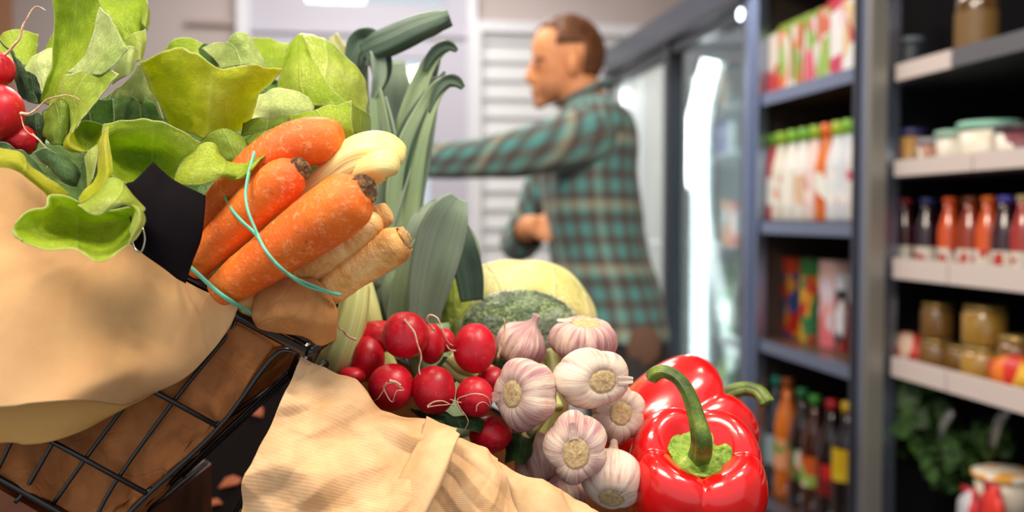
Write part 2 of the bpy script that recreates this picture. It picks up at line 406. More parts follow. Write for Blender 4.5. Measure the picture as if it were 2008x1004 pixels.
struct(G().box((-3.3, 1.2, 0), (-3.2, YB, 3.0)).make('wall_left', wall_m, None, False))
# back wall pieces around the door opening
xL = onY(468, 300, YB).x; xR = onY(934, 300, YB).x
struct(G().box((-3.2, YB, 0), (xL, YB + .1, 3.0)).box((xR, YB, 0), (2.4, YB + .1, 3.0)).box((xL, YB, 2.62), (xR, YB + .1, 3.0)).make('wall_back', wall_m, None, False))
g = G(); a = onY(-400, 300, YB).x; b = onY(30, 300, YB).x
struct(g.box((a, YB - .06, 0), (b, YB, 3.0)).make('trim_1', flat((176,124,92), .6, name='brown_wood'), None, False))
# door frame, door with a glazed strip and a fanlight
dr = empty('door_1', ((xL + xR) / 2, YB, 0)); struct(dr)
g = G(); x1 = onY(490, 0, YB).x; x2 = onY(914, 0, YB).x
g.box((xL, YB - .05, 0), (x1, YB + .1, 2.62)).box((x2, YB - .05, 0), (xR, YB + .1, 2.62)).box((x1, YB - .05, 2.55), (x2, YB + .1, 2.62))
wk(g, 'door_frame', white_m, dr, False)
p0 = onY(738, 112, YB); p1 = onY(846, 470, YB); zt = onY(700, 8, YB).z; q0 = onY(600, 0, YB).x; q1 = onY(873, 0, YB).x
g = G(); y0, y1 = YB, YB + .05
g.box((x1, y0, 0), (p0.x, y1, zt)).box((p1.x, y0, 0), (x2, y1, zt)).box((p0.x, y0, p0.z), (p1.x, y1, zt)).box((p0.x, y0, 0), (p1.x, y1, p1.z))
g.box((x1, y0, zt), (q0, y1, 2.55)).box((q1, y0, zt), (x2, y1, 2.55))
g.box((x1, y0 - .02, zt - .16), (x2, y0, zt - .13)).box((x1+.05, y0 - .02, p1.z - .3), (x2-.05, y0, p1.z - .27))
wk(g, 'door_panel', door_m, dr, False)
GL = glassy('window_glass', (250,252,255), .02)
wk(G().box((p0.x, YB + .02, p1.z), (p1.x, YB + .026, p0.z)).box((q0, YB + .02, zt), (q1, YB + .026, 2.55)), 'door_pane', GL, dr, False)
# slatted shutter beside the door
sx0 = onY(940, 300, YB).x; sx1 = onY(1300, 300, YB).x; z0 = 0.1
sh = thing('slatted_shutter', ((sx0 + sx1) / 2, YB - .05, z0), 'white slatted shutter on the back wall behind the man', 'shutter')
g = G(); sz = onY(1000, 70, YB).z
k = z0
sp_ = .098
while k < sz:
    n = len(g.v)
    g.v += [V((sx0, YB - .04, k + sp_)), V((sx1, YB - .04, k + sp_)), V((sx1, YB - .062, k + .012)), V((sx0, YB - .062, k + .012)), V((sx1, YB - .04, k)), V((sx0, YB - .04, k))]
    g.f += [(n+3, n+2, n+1, n), (n+5, n+4, n+2, n+3)]; g.u += [(0, 0)] * 6; k += sp_
wk(g, 'slat_panel', flat((214,214,216), .7, name='shutter_paint'), sh, False)
wk(G().box((sx0 - .06, YB - .09, 0), (sx0, YB, sz + .06)).box((sx0, YB - .09, sz), (sx1, YB, sz + .06)), 'shutter_frame', white_m, sh, False)
# slim bracket on the left wall part
g = G(); a = onY(368, 40, YB); b = onY(466, 52, YB)
struct(g.box((a.x, YB - .03, b.z), (b.x, YB, a.z)).make('trim_2', flat((170,152,148), .7, name='ledge_paint'), None, False))

# ---------------------------------------------------------------- cooler row
alu = flat((76,82,94), .3, .8, name='cooler_aluminium'); alud = flat((46,48,54), .4, .5, name='cooler_dark_frame'); alub = flat((150,162,188), .24, .9, name='bright_aluminium')
inwh = flat((222,230,228), .5, name='cooler_inner'); brn = flat((66,52,46), .5, name='dark_brown_board'); blk = flat((14,12,14), .6, name='black_board')
def yat(px, X=WX): return onX(px, 425, X).y
yA, yB_, yC, yD, yE, yF = yat(1196), yat(1320), yat(1474), yat(1494), yat(1692), yat(1716)
yG = yat(1738)
ztop = onX(1197, 100, WX).z
co = thing('glass_door_cooler', (WX, (yA + yC) / 2, 0), 'tall two-door glass cooler with dark frame and lit white interior', 'cooler')
X2 = WX + .62
wk(G().box((WX, yC, 0), (WX + .05, yA, .22)).box((WX + .04, yC, .2), (X2, yA, .24)).box((X2 - .02, yC, .2), (X2, yA, ztop)).box((WX + .04, yA - .03, .2), (X2, yA, ztop)).box((WX + .04, yC, ztop - .04), (X2, yA, ztop)).box((WX + .04, yC, .2), (X2, yC + .03, ztop)), 'cabinet_body', inwh, co, False)
wk(G().box((WX - .03, yC, ztop - .11), (WX + .05, yA, ztop)), 'top_beam', alu, co, False)
wk(G().box((WX - .045, yC, ztop - .125), (WX - .02, yA, ztop - .105)), 'beam_strip', alud, co, False)
def cdoor(ya, yb, par, gm):
    d = G().box((WX - .02, yb - .03, .25), (WX + .03, yb, ztop - .12)).box((WX - .02, ya, .25), (WX + .03, ya + .035, ztop - .12)).box((WX - .02, ya, .2), (WX + .03, yb, .3)).box((WX - .02, ya, ztop - .17), (WX + .03, yb, ztop - .11))
    o = wk(d, 'cooler_door', alud, par, False)
    h = G().box((WX, ya + .03, .3), (WX + .006, yb - .03, ztop - .17)).make('door_glass', gm, None, False)
    h.parent = o
    return o
mist = M('misted_glass', (206,214,214), .5, .4); mist.col(mist.ramp(mist.noise(mist.mp(mist.tc.outputs['Object'], (1, 6, .7)), 1.2, 3), [(.3, (184,192,194)), (.7, (222,230,228))]))
_t = mist.n.new('ShaderNodeBsdfTransparent'); _x = mist.n.new('ShaderNodeMixShader'); _x.inputs[0].default_value = .3
mist.l.new(mist.b.outputs[0], _x.inputs[1]); mist.l.new(_t.outputs[0], _x.inputs[2]); mist.l.new(_x.outputs[0], mist.out.inputs[0])
cdoor(yB_ + .02, yA - .01, co, mist.m); cdoor(yC, yB_ + .02, co, glassy('cooler_glass', (236,244,242), .05))
wk(G().box((WX - .03, yB_ - .02, .2), (WX + .03, yB_ + .035, ztop - .1)), 'door_mullion', alud, co, False)
t0 = onX(1373, 140, WX + .075)
tubes = [(WX + .075, t0.y)]
wk(G().sweep([(tubes[0][0], tubes[0][1], .3), (tubes[0][0], tubes[0][1], onX(1374, 150, tubes[0][0]).z)], [.03, .03], 16), 'light_tube', emis('cooler_tube_light', (236,250,255), 14), co)
def tube_lamp(x, y, pw):
    l = bpy.data.lights.new('cooler_tube_lamp', 'AREA'); l.shape = 'RECTANGLE'; l.size = .06; l.size_y = 1.4; l.energy = pw; l.color = (.92, .98, 1)
    o = bpy.data.objects.new('cooler_tube_lamp', l); C.objects.link(o); o.location = (x, y - .045, 1.15)
    o.rotation_euler = (V((.25, -1, 0))).to_track_quat('-Z', 'Z').to_euler(); return o
tube_lamp(tubes[0][0] + .01, tubes[0][1], 7); tube_lamp(WX + .13, yA - .12, 4)
for (yy,) in ((yA - .1,),):
    wk(G().sweep([(WX + .12, yy, .3), (WX + .12, yy, 1.9)], [.015, .015], 12), 'light_tube', emis('cooler_tube_light_far', (236,250,255), 2.5), co)
cz = [onX(1430, p, WX + .2).z for p in (215, 305, 480, 655, 800)]
for z in cz:
    wk(G().box((WX + .10, yC + .04, z - .012), (X2 - .02, tubes[0][1] - .12, z)), 'wire_shelf', flat((226,234,234), .4, name='white_shelf'), co, False)
    wk(G().box((WX + .16, tubes[0][1] + .1, z - .012), (X2 - .02, yA - .04, z)), 'wire_shelf', flat((226,234,234), .4, name='white_shelf'), co, False)
# small round emissive disc near the top of the cooler front
lb = G().ell(onX(1452, 28, WX - .032), .006, .018, .018); wk(lb, 'emissive_spot', emis('cooler_spot', (225,238,255), 9), co)

# ---------------------------------------------------------------- products
def printmat(cols, seed, sc=22):
    k = ('print', tuple(cols), seed)
    if k in _c: return _c[k]
    m = M('printed_packaging', cols[0], .4, .4)
    v = m.vor(m.mp(m.tc.outputs['Object'], (1, 1, .6), (seed * 1.7, seed * .9, seed * .3)), sc, 'F1', 'Color')
    sp = m.node('ShaderNodeSeparateColor', {0: v}).outputs[0]
    st = [(i / len(cols), c) for i, c in enumerate(cols)]
    m.col(m.ramp(sp, st, 'CONSTANT')); _c[k] = m.m; return m.m
def bottle(x, y, z, h, r, body, cap, lab, label, cat='bottle', group=None, name='juice_bottle', lz=(.18, .5), cz=.92, neck=.36, wav=0, tilt=0):
    t = thing(name, (x, y, z), label, cat, group)
    pr = [(r*.85, 0), (r, .03*h), (r*(1-.10*wav), .25*h), (r, .42*h), (r*(1-.05*wav), .55*h), (r*.97, .6*h), (r*.75, .72*h), (r*neck, .84*h), (r*neck, .93*h)]
    G().lathe(pr, 20).make('bottle_body', body, t)
    G().lathe([(r*neck*1.2, cz*h), (r*neck*1.2, h*.995), (r*neck*1.05, h)], 16).make('cap', cap, t)
    if lab: G().lathe([(r*1.015, lz[0]*h), (r*1.015, lz[1]*h)], 20, cap=False).make('paper_label', lab, t)
    return t
def carton(x, y, z, sx, sy, h, pm, topm, label, group, name='juice_carton', capm=None, gable=True, cat='carton', rz=0):
    t = thing(name, (x, y, z), label, cat, group); t.rotation_euler = (0, 0, rz)
    G().box((-sx/2, -sy/2, 0), (sx/2, sy/2, h*.84 if gable else h)).make('carton_body', pm, t, False)
    if gable:
        g = G(); n = 0; a, b, z0, z1 = sx/2, sy/2, h*.84, h*.96
        g.v = [V(q) for q in ((-a,-b,z0),(a,-b,z0),(a,b,z0),(-a,b,z0),(-a*.15,-b,z1),(a*.15,-b,z1),(a*.15,b,z1),(-a*.15,b,z1))]; g.u = [(0,0)]*8
        g.f = [(0,1,5,4),(1,2,6,5),(2,3,7,6),(3,0,4,7),(4,5,6,7)]
        g.box((-a*.12, -b, z1), (a*.12, b, h)); g.make('gable_top', topm, t, False)
        if capm: G().lathe([(.014, h*.88), (.014, h*.97)], 14, (-sx*.32, 0, 0)).make('screw_cap', capm, t)
    else:
        G().box((-sx/2-.001, -sy/2-.001, h*.80), (sx/2+.001, sy/2+.001, h+.001)).make('lid_band', topm, t, False)
    return t
RED, GRN, ORG, WHT, PNK, YEL, TEA, BRN, BLU = (200,50,60), (120,180,60), (230,110,50), (235,235,232), (226,130,150), (232,196,80), (70,150,150), (120,60,40), (90,110,180)
# open shelf tower
tw = thing('shelf_tower', (WX, (yD + yE) / 2, 0), 'dark brown shelf tower with blue-grey metal shelf edges beside the glass cooler', 'shelf')
X3 = WX + .42
yP = yC - .035; yQ = yE - .03
wk(G().box((WX + .02, yP, 0), (X3, yP + .02, 3.0)), 'side_panel', brn, tw, False)
wk(G().box((WX + .02, yE, 0), (X3, yE + .025, 3.0)), 'side_panel', brn, tw, False)
wk(G().box((X3 - .02, yE, 0), (X3, yP, 3.0)), 'back_panel', blk, tw, False)
tz = [1.619, 1.235, .878, .405]
for z in tz + [1.99]:
    b = wk(G().box((WX + .01, yE + .02, z - .03), (X3 - .02, yP, z)), 'shelf_board', flat((92,66,52), .35, name='shelf_brown'), tw, False)
    wk(G().box((WX - .012, yE + .02, z - .035), (WX + .004, yD - .02, z + .001)), 'shelf_edge', alub if z != 1.99 else alu, tw, False)
wk(G().box((WX - .03, yC - .045, 0), (WX + .015, yC - .004, 3.0)).box((WX - .02, yD - .01, 0), (WX + .012, yC - .045, 3.0)), 'corner_post', alub, tw, False)
wk(G().box((WX - .02, yE - .005, 0), (WX + .02, yE + .02, 3.0)), 'corner_post', alu, tw, False)
# upper tower shelf: gable cartons
c1 = [((210,60,60), (236,226,214), (150,180,70)), ((232,120,70), (238,228,216), (150,190,80)), ((228,224,216), (210,120,60), (130,170,80)), ((220,90,110), (238,238,236), (140,180,70)), ((214,110,80), (240,236,232), (160,190,90)), ((206,60,96), (236,150,160), (240,236,238)), ((196,40,60), (232,200,150), (240,240,240))]
l1 = ['red-based juice carton', 'orange and cream juice carton', 'white juice carton with orange print', 'pink and white juice carton', 'salmon juice carton with white foot', 'magenta juice carton with white foot', 'deep red juice carton']
for i, px in enumerate((1534, 1556, 1580, 1607, 1634, 1660, 1686)):
    y = yat(px, WX + .045)
    carton(WX + .048, y, tz[0] + .002, .075, .068, .205 + .012 * (i > 3), printmat(c1[i], i), flat((150,176,76), name='green_print') if i < 4 else flat((200,40,60), name='red_print'), l1[i] + ', %s, top tower shelf' % ('first from the glass cooler', 'second from the glass cooler', 'third from the glass cooler', 'in the middle', 'third from the right post', 'second from the right post', 'beside the right post')[i], 'cartons on the top tower shelf')
# second tower shelf: bottles with green caps
b2 = [((198,52,66), (236,150,160), GRN), ((232,226,214), (222,170,150), (150,190,40)), ((240,238,232), (230,214,190), (130,190,50)), ((238,236,234), (224,190,160), (120,180,60)), ((240,220,216), (214,120,130), (150,190,40)), ((226,120,50), (210,90,30), (236,110,40)), ((230,232,236), (150,180,80), (170,200,50)), ((222,226,236), (196,70,90), (130,190,50)), ((236,228,226), (214,90,100), (160,200,60))]
l2 = ['red smoothie bottle', 'cream smoothie bottle', 'white smoothie bottle', 'white smoothie bottle with tan foot', 'white and rose smoothie bottle', 'orange juice bottle with orange cap', 'white bottle with leafy label', 'bluish white bottle with red label', 'pale bottle with red and pink label']
for i, px in enumerate((1513, 1535, 1557, 1579, 1601, 1623, 1645, 1666, 1687)):
    xx = WX + .042; y = min(yat(px, xx), yP - .036)
    bottle(xx, y, tz[1] + .002, .265, .034, flat(b2[i][0], .25, name='bottle_plastic'), flat(b2[i][2], .4, name='cap_plastic'), printmat((b2[i][0], b2[i][1], (238,238,232)), i + 10, 30), l2[i] + ' ' + ('next to the cooler post', 'second from the cooler post', 'third from the cooler post', 'fourth from the cooler post', 'left of the orange one', 'amid the white ones', 'third from the right tower post', 'second from the right tower post', 'beside the right tower post')[i] + ', second shelf', 'bottle', 'bottles on the second tower shelf', neck=.5, cz=.86)
# third tower shelf: boxes
b3 = [((206,50,40), (226,150,50), (60,80,140)), ((60,130,80), (226,176,60), (206,60,50)), ((228,160,150), (216,200,214), (220,110,120)), ((40,38,44), (220,220,226), (160,60,50))]
l3 = ['red and yellow cereal drink box, leftmost on the third tower shelf', 'green-topped orange juice box on the third tower shelf', 'tall pink and lilac juice box on the third tower shelf', 'dark box with a pale cap at the right of the third tower shelf']
for i, (px, ww, hh) in enumerate(((1563, .085, .245), (1606, .07, .245), (1648, .085, .245), (1674, .04, .21))):
    xx = WX + .13; y = yat(px, xx)
    carton(xx, y, tz[2] + .002, .08, ww, hh, printmat(b3[i], i + 30, 30), flat(((206,70,40), (60,130,70), (236,196,190), (200,205,215))[i], name='box_top'), l3[i], 'boxes on the third tower shelf', 'drink_box', gable=False)
# lowest tower shelf: big bottles
def clear(name, tint, rough=.1): return M(name, tint, rough, .7, coat=.6).m
b4 = [(1516, .352, (52,60,72), (30,140,120), None, 'dark clear water bottle with teal cap, by the cooler', 0), (1548, .36, (214,112,24), (150,70,30), ((226,160,120), (120,150,60), (230,210,190)), 'orange lemonade bottle with wavy sides and brown cap', 1), (1578, .345, (40,22,18), (30,110,60), ((190,90,40), (220,210,200), (60,110,60)), 'slim dark bottle with dark green cap between two juices', 0), (1603, .34, (70,32,14), (60,140,50), ((150,180,90), (226,220,200), (200,90,40)), 'brown iced-tea bottle with fruit label and bright green cap', 1), (1637, .345, (30,12,12), (176,30,40), ((196,40,40), (226,190,60), (120,30,30)), 'dark cola bottle with red cap and red label', 0), (1668, .355, (26,12,12), (220,180,40), ((232,196,40), (236,206,60), (220,180,30)), 'dark bottle with yellow cap and yellow shoulder label', 0)]
for i, (px, hh, bc, cc, lc, lb_, wv) in enumerate(b4):
    xx = WX + .052; y = min(yat(px, xx), yP - .042)
    bottle(xx, y, tz[3] + .002, hh, .039, clear('drink_in_bottle', bc), flat(cc, .4, name='cap_plastic'), printmat(lc, i + 50, 26) if lc else flat((150,176,186), name='pale_label'), lb_, 'bottle', 'big bottles on the lowest tower shelf', 'drink_bottle', (.25, .5) if i != 5 else (.42, .66), wav=wv)
# stock in the cooler
cst = [(1432, 0, .13, (214,150,70), 'carton', 'orange carton high in the lit cooler'), (1424, 1, .12, (150,140,200), 'carton', 'lilac carton on the second cooler shelf'), (1446, 1, .12, (226,228,236), 'carton', 'white carton on the second cooler shelf'), (1436, 2, .17, (220,160,110), 'carton', 'tan carton on the third cooler shelf'), (1452, 2, .16, (200,90,70), 'carton', 'reddish carton on the third cooler shelf'), (1418, 3, .25, (110,120,110), 'bottle', 'dark bottle, left on the fourth cooler shelf'), (1434, 3, .25, (90,150,90), 'bottle', 'green bottle on the fourth cooler shelf'), (1450, 3, .25, (120,110,110), 'bottle', 'brown bottle, right on the fourth cooler shelf'), (1420, 4, .2, (190,200,120), 'bottle', 'yellowish bottle on the lowest cooler shelf'), (1440, 4, .2, (80,150,120), 'bottle', 'sea-green bottle on the lowest cooler shelf')]
for px, k, hh, cc, kd, lb_ in cst:
    xx = WX + .2; y = yat(px, xx); z = cz[k]
    if kd == 'carton': carton(xx, y, z, .07, .07, hh, printmat((cc, (230,230,226), cc), px, 18), flat(cc, name='carton_top'), lb_, 'stock in the cooler', 'chilled_carton', gable=False)
    else: bottle(xx, y, z, hh, .032, clear('chilled_drink', cc, .2), flat((90,160,90), name='cap_plastic'), flat((220,220,214), name='pale_label'), lb_, 'bottle', 'stock in the cooler', 'chilled_bottle')

# ---------------------------------------------------------------- open wall fridge at the right
fr = thing('wall_fridge', (WX, 1.4, 0), 'open black wall fridge with white price rails at the right edge', 'fridge')
yH = .85; X4 = WX + .62
wk(G().box((WX + .03, yQ, 0), (X4, yQ + .022, 3.0)).box((X4, yH, 0), (X4 + .02, yQ, 3.0)).box((WX, yH, 0), (X4, yH + .03, 3.0)), 'cabinet_shell', flat((16,15,20), .5, name='fridge_black'), fr, False)
wk(G().box((WX - .04, yG - .01, 0), (WX + .025, yF, 3.0)), 'front_post', alub, fr, False)
wk(G().box((WX - .05, yG - .015, 0), (WX - .01, yG + .01, 3.0)), 'post_trim', flat((150,148,142), .4, .6, name='grey_trim'), fr, False)
rails = [(1.562, 1.60), (1.343, 1.38), (1.108, 1.155), (.88, .925)]
rail_m = flat((214,200,196), .5, name='price_rail_white')
for i, (za, zb) in enumerate(rails):
    s = wk(G().box((WX + .02, yH + .03, za - .004), (X4, yQ, za + .012)), 'shelf_board', flat((70,66,68), .4, name='fridge_shelf') , fr, False)
    ysp = yat(1860 if i != 1 else 1905); 
    wk(G().box((WX, ysp + .004, za), (WX + .012, yG - .03, zb)), 'price_rail', rail_m, fr, False)
    wk(G().box((WX, yH + .03, za), (WX + .012, ysp - .004, zb)), 'price_rail', rail_m if i else flat((96,96,104), .4, name='grey_rail'), fr, False)
wk(G().box((WX + .02, yH + .03, .30), (X4, yQ, .38)).box((WX, yH + .03, 0), (WX + .03, yG - .03, .42)), 'bottom_tray', flat((30,28,32), .5, name='tray_black'), fr, False)
def fy(px, X): return yat(px, X)
def jar(x, y, z, h, r, cm, lid, label, name='jar', cat='jar', group=None, oval=1):
    t = thing(name, (x, y, z), label, cat, group)
    G().lathe([(r*.92, 0), (r, .06*h), (r, .78*h), (r*.86, .88*h)], 22).make('jar_body', cm, t)
    G().lathe([(r*.9, .87*h), (r*.93, .9*h), (r*.93, .99*h), (r*.88, h)], 22).make('lid', lid, t); return t
FX = WX + .06
jar(FX, fy(1752, FX), 1.57, .08, .03, flat((70,130,150), name='tin_blue'), flat((40,60,70), name='tin_lid'), 'small blue tin beside the fridge post on the top shelf', 'tin', 'tin', 'tins on the top fridge shelf')
jar(FX, fy(1780, FX), 1.57, .10, .032, flat((30,40,50), name='tin_dark'), flat((90,100,110), name='tin_lid2'), 'dark tin right of the small blue tin on the top fridge shelf', 'tin', 'tin', 'tins on the top fridge shelf')
bottle(FX + .05, fy(1908, FX + .05), 1.575, .24, .045, clear('oil_bottle_brown', (96,66,34)), flat((60,40,24), name='cap_plastic'), flat((120,90,50), name='tan_label'), 'brown bottle standing at the top of the wall fridge', 'bottle', None, 'sauce_bottle')
# second fridge shelf: tubs
tubs = [(1757, .03, .06, (120,110,120), (70,70,90)), (1786, .03, .105, (196,150,90), (60,60,110)), (1832, .04, .075, (170,120,100), (150,150,160)), (1880, .05, .085, (222,214,200), (150,190,170)), (1937, .06, .095, (226,218,200), (140,196,176)), (1996, .045, .08, (120,60,70), (60,50,60))]
tl = ['tiny grey cup next to the fridge post', 'striped yogurt cup with dark blue rim', 'patterned brown spread tub', 'cream tub with pale green lid, the smaller one', 'cream tub with mint green lid, the larger one', 'maroon tub at the picture edge']
for i, (px, r, hh, bc, lc) in enumerate(tubs):
    xx = FX + .01; t = thing('tub', (xx, fy(px, xx), 1.352), tl[i] + ' on the second fridge shelf', 'tub', 'tubs on the second fridge shelf')
    G().lathe([(r*.8, 0), (r*.86, hh*.05), (r, hh*.85)], 24).make('tub_body', printmat((bc, (230,222,210), bc), i + 70, 40), t)
    G().lathe([(r*1.05, hh*.82), (r*1.06, hh*.97), (r*1.0, hh)], 24).make('lid', flat(lc, .35, name='tub_lid'), t)
# third fridge shelf: juice bottles
fb = [(1776, (70,14,24), (150,40,50), 'dark red juice bottle with red cap'), (1818, (44,16,26), (50,60,110), 'purple juice bottle with navy cap'), (1862, (214,80,20), (220,90,30), 'orange juice bottle with orange cap'), (1903, (150,50,14), (120,60,30), 'amber juice bottle with brown cap'), (1938, (222,88,22), (230,110,30), 'bright orange juice bottle with orange cap'), (1972, (60,24,34), (80,80,180), 'dark plum juice bottle with violet-blue cap'), (2008, (170,50,40), (196,170,120), 'reddish juice bottle with cream cap')]
for i, (px, bc, cc, lb_) in enumerate(fb):
    xx = FX + .01; hh = .175
    bottle(xx, fy(px, xx), 1.118, hh, .0245 + .002 * (i % 2), clear('juice', bc, .15), flat(cc, .4, name='cap_plastic'), printmat(((214,206,196), (226,220,206), (180,60,50)), i + 90, 60), lb_ + ', third shelf of the wall fridge', 'bottle', 'juice bottles in the wall fridge', 'juice_bottle', (.05, .36), neck=.5)
    bottle(xx + .07, fy(px + 14, xx + .07), 1.118, hh, .0245, clear('juice', tuple(int(q * .8) for q in bc), .15), flat(cc, .4, name='cap_plastic'), None, lb_ + ', second row behind the front bottles', 'bottle', 'juice bottles in the wall fridge', 'juice_bottle', neck=.5)
carton(FX, fy(1748, FX), 1.118, .05, .04, .08, printmat(((50,110,60), (120,160,90), (60,50,40)), 3, 40), flat((190,180,150), name='carton_top'), 'small green box squeezed beside the fridge post on the third shelf', None, 'small_box', gable=False, cat='box')
# fourth fridge shelf: jars and snack bags
yj = clear('mustard_jar', (176,134,56), .2); yj2 = clear('mustard_jar_dark', (130,92,40), .25)
gold = flat((170,140,80), .3, .5, name='gold_lid')
for px, z, r, h, mt, lb_ in ((1935, .89, .048, .085, yj, 'yellow jar at the bottom of the right stack'), (1935, .978, .046, .085, yj, 'yellow jar standing on another jar'), (1842, .89, .04, .08, yj2, 'brown jar at the bottom of the left stack'), (1842, .973, .038, .08, yj2, 'brown jar on top of the left stack'), (1888, .89, .035, .07, yj2, 'squat jar between the two stacks'), (1999, .89, .036, .12, yj2, 'dark jar at the far right')):
    xx = FX + .03 + (.03 if px in (1888, 1980) else 0)
    jar(xx, fy(px, xx), z, h, r, mt, gold, lb_ + ' on the fourth fridge shelf', 'jar', 'jar', 'jars on the fourth fridge shelf')
for px, lb_, c_ in ((1780, 'red and yellow snack bag lying beside the fridge post', ((206,60,50), (230,160,60), (236,200,180))), (1992, 'orange and yellow snack bag with red band at the edge', ((226,120,40), (206,50,40), (232,180,60)))):
    xx = FX; c = V((xx, fy(px, xx), .925))
    t = thing('snack_bag', c - V((0, 0, .035)), lb_, 'bag', 'snack bags on the fourth fridge shelf')
    wk(G().ell(c + V((.005, 0, .006)), .035, .07, .044, fn=lambda d: 1 + .15 * noise.noise(d * 3)), 'bag_body', printmat(c_, px, 30), t)
    wk(G().box((c.x - .003, c.y - .080, c.z - .03), (c.x + .003, c.y - .055, c.z + .03)), 'crimped_end', flat(c_[1], .3, name='foil'), t)
# bottom: greens, tub, red packs
grm = M('herb_leaf', (50,84,34), .55); grm.col(grm.ramp(grm.noise(grm.tc.outputs['Object'], 40, 4), [(.3, (24,48,18)), (.55, (52,88,34)), (.75, (104,140,56))])); grm = grm.m
def bunch(px, py, X, r, n, label, name, seed, lf=.03, tall=0):
    c = onX(px, py, X); t = thing(name, c - V((0, 0, r)), label, 'greens')
    g = G(); R = random.Random(seed)
    for i in range(n):
        d = V((R.gauss(0, 1), R.gauss(0, 1), R.gauss(0, 1) + tall)).normalized(); p = c + V((d.x * r, d.y * r, d.z * r * (1 + tall * .3))) * R.uniform(.5, 1)
        u = V((R.gauss(0, 1), R.gauss(0, 1), R.gauss(0, 1))).normalized(); v = u.cross(d).normalized(); n0 = len(g.v); s_ = lf * R.uniform(.5, 1)
        for q in (u, (u*.5 + v*.6), v*.8 + d*.2, (v*.6 - u*.5), -u, -(u*.4) - v*.5, -v*.7 + d*.1, u*.4 - v*.5): g.v.append(p + q * s_)
        g.u += [(0, 0)] * 8; g.f.append(tuple(range(n0, n0 + 8)))
    wk(g, 'foliage', grm, t)
    gs = G()
    for i in range(7): gs.sweep([c + V((R.uniform(-.01, .01), R.uniform(-.01, .01), -r)), c + V((R.uniform(-.03, .03), R.uniform(-.03, .03), r*.3))], [.003, .002], 6)
    wk(gs, 'stems', flat((96,120,60), name='herb_stem'), t)
bunch(1870, 900, WX + .1, .075, 160, 'bushy bunch of dark green herbs low in the wall fridge', 'herb_bunch', 2, .022)
bunch(1802, 830, WX + .1, .085, 60, 'tall leafy lettuce standing behind the fridge post', 'leafy_lettuce', 3, .05, .8)
bunch(1942, 862, WX + .12, .045, 60, 'small sprig of herbs right of the bushy bunch', 'herb_sprig', 4, .018)
for px, lb_ in ((1840, 'curved clear plastic sleeve standing in the herbs'), (1945, 'clear plastic sleeve beside the small herb sprig')):
    c = onX(px, 870, WX + .07); s = G().sweep([c, c + V((0, -.02, .05)), c + V((0, -.05, .085))], [.012, .013, .010], 12, .5).make('plastic_sleeve', flat((150,152,150), .15, .3, name='plastic_sleeve'), None); tag(s, lb_, 'sleeve')
xx = WX + .09; c = onX(1972, 985, xx); t = thing('deli_tub', c, 'wide white tub with colourful lid at the lower right corner', 'tub')
G().lathe([(.05, -.03), (.062, .055)], 26).make('tub_body', flat((226,214,198), .4, name='tub_cream'), t); G().lathe([(.066, .052), (.067, .062), (.055, .066)], 26).make('lid', printmat(((226,214,198), (226,160,60), (236,226,214)), 7, 30), t)
for px, py, lb_, c_ in ((1900, 1010, 'white and red packet in front of the herbs', ((226,220,222), (196,40,50), (200,200,210))), (1945, 1005, 'bright red packet before the white tub', ((206,26,34), (190,20,30), (220,60,50)))):
    c = onX(px, py, WX + .03); t = thing('packet', c, lb_, 'packet', 'packets low in the wall fridge')
    wk(G().ell(c, .015, .035, .05, fn=lambda d: 1 + .2 * noise.noise(d * 2)), 'packet_body', printmat(c_, px, 25), t)
    wk(G().box((c.x - .002, c.y - .025, c.z + .038), (c.x + .002, c.y + .025, c.z + .058)), 'packet_seal', flat(c_[1], .3, name='foil'), t)


# ================================================================ THE MAN
DM = 2.6
mp_ = P(1180, 640, DM)
man = thing('person', (mp_.x, mp_.y, 0), 'man in teal and brown checked shirt reaching out left beside the coolers', 'person')
def Q(px, py, dd=0): return P(px, py, DM + dd)
skin = M('skin', (222,150,108), .5, .4); _n = skin.noise(skin.tc.outputs['Object'], 9, 3)
_d = skin.node('ShaderNodeVectorMath', {0: skin.tc.outputs['Object'], 1: tuple(Q(1082, 194) )}, operation='DISTANCE').outputs['Value']
skin.col(skin.mix(skin.ramp(_d, [(.030, .62), (.082, 0.0)]), skin.ramp(_n, [(.3, (224,144,98)), (.7, (240,170,118))]), (120,70,44))).sub(.12, .01); skin = skin.m
g = G(); s_ = DM / FP
RX = Matrix((cr, cf, cu)).transposed()          # local x = picture right, y = depth, z = picture up
def E(px, py, rx, rz, ry, dd=0, rot=0, gg=None):
    (gg or g).ell(Q(px, py, dd), rx * s_, ry, rz * s_, 20, 14, RX @ Matrix.Rotation(rot, 3, 'Y'))
# skull, face, jaw
E(1122, 102, 62, 66, .073); E(1102, 100, 60, 65, .068); E(1090, 120, 44, 62, .062); E(1086, 158, 36, 44, .052, rot=.25); E(1076, 186, 20, 20, .03)
E(1066, 94, 20, 34, .052); E(1054, 117, 9, 8, .040)          # forehead, brow
g.sweep([Q(1053, 112), Q(1044, 136), Q(1037, 154)], [.009, .012, .014], 12); E(1041, 157, 10, 8, .018)
E(1049, 176, 9, 5, .022); E(1051, 186, 9, 6, .021); E(1058, 203, 13, 11, .022)     # lips, chin
E(1062, 128, 6, 6, .011, -.032); E(1062, 128, 6, 6, .011, .032)      # eyes
for sd in (-1, 1): E(1124, 124, 13, 24, .012, sd * .076, .1)
E(1124, 124, 9, 18, .018, -.074, .1)
g.sweep([Q(1120, 140), Q(1135, 180), Q(1150, 222), Q(1165, 260)], [.062, .058, .066, .09], 20)
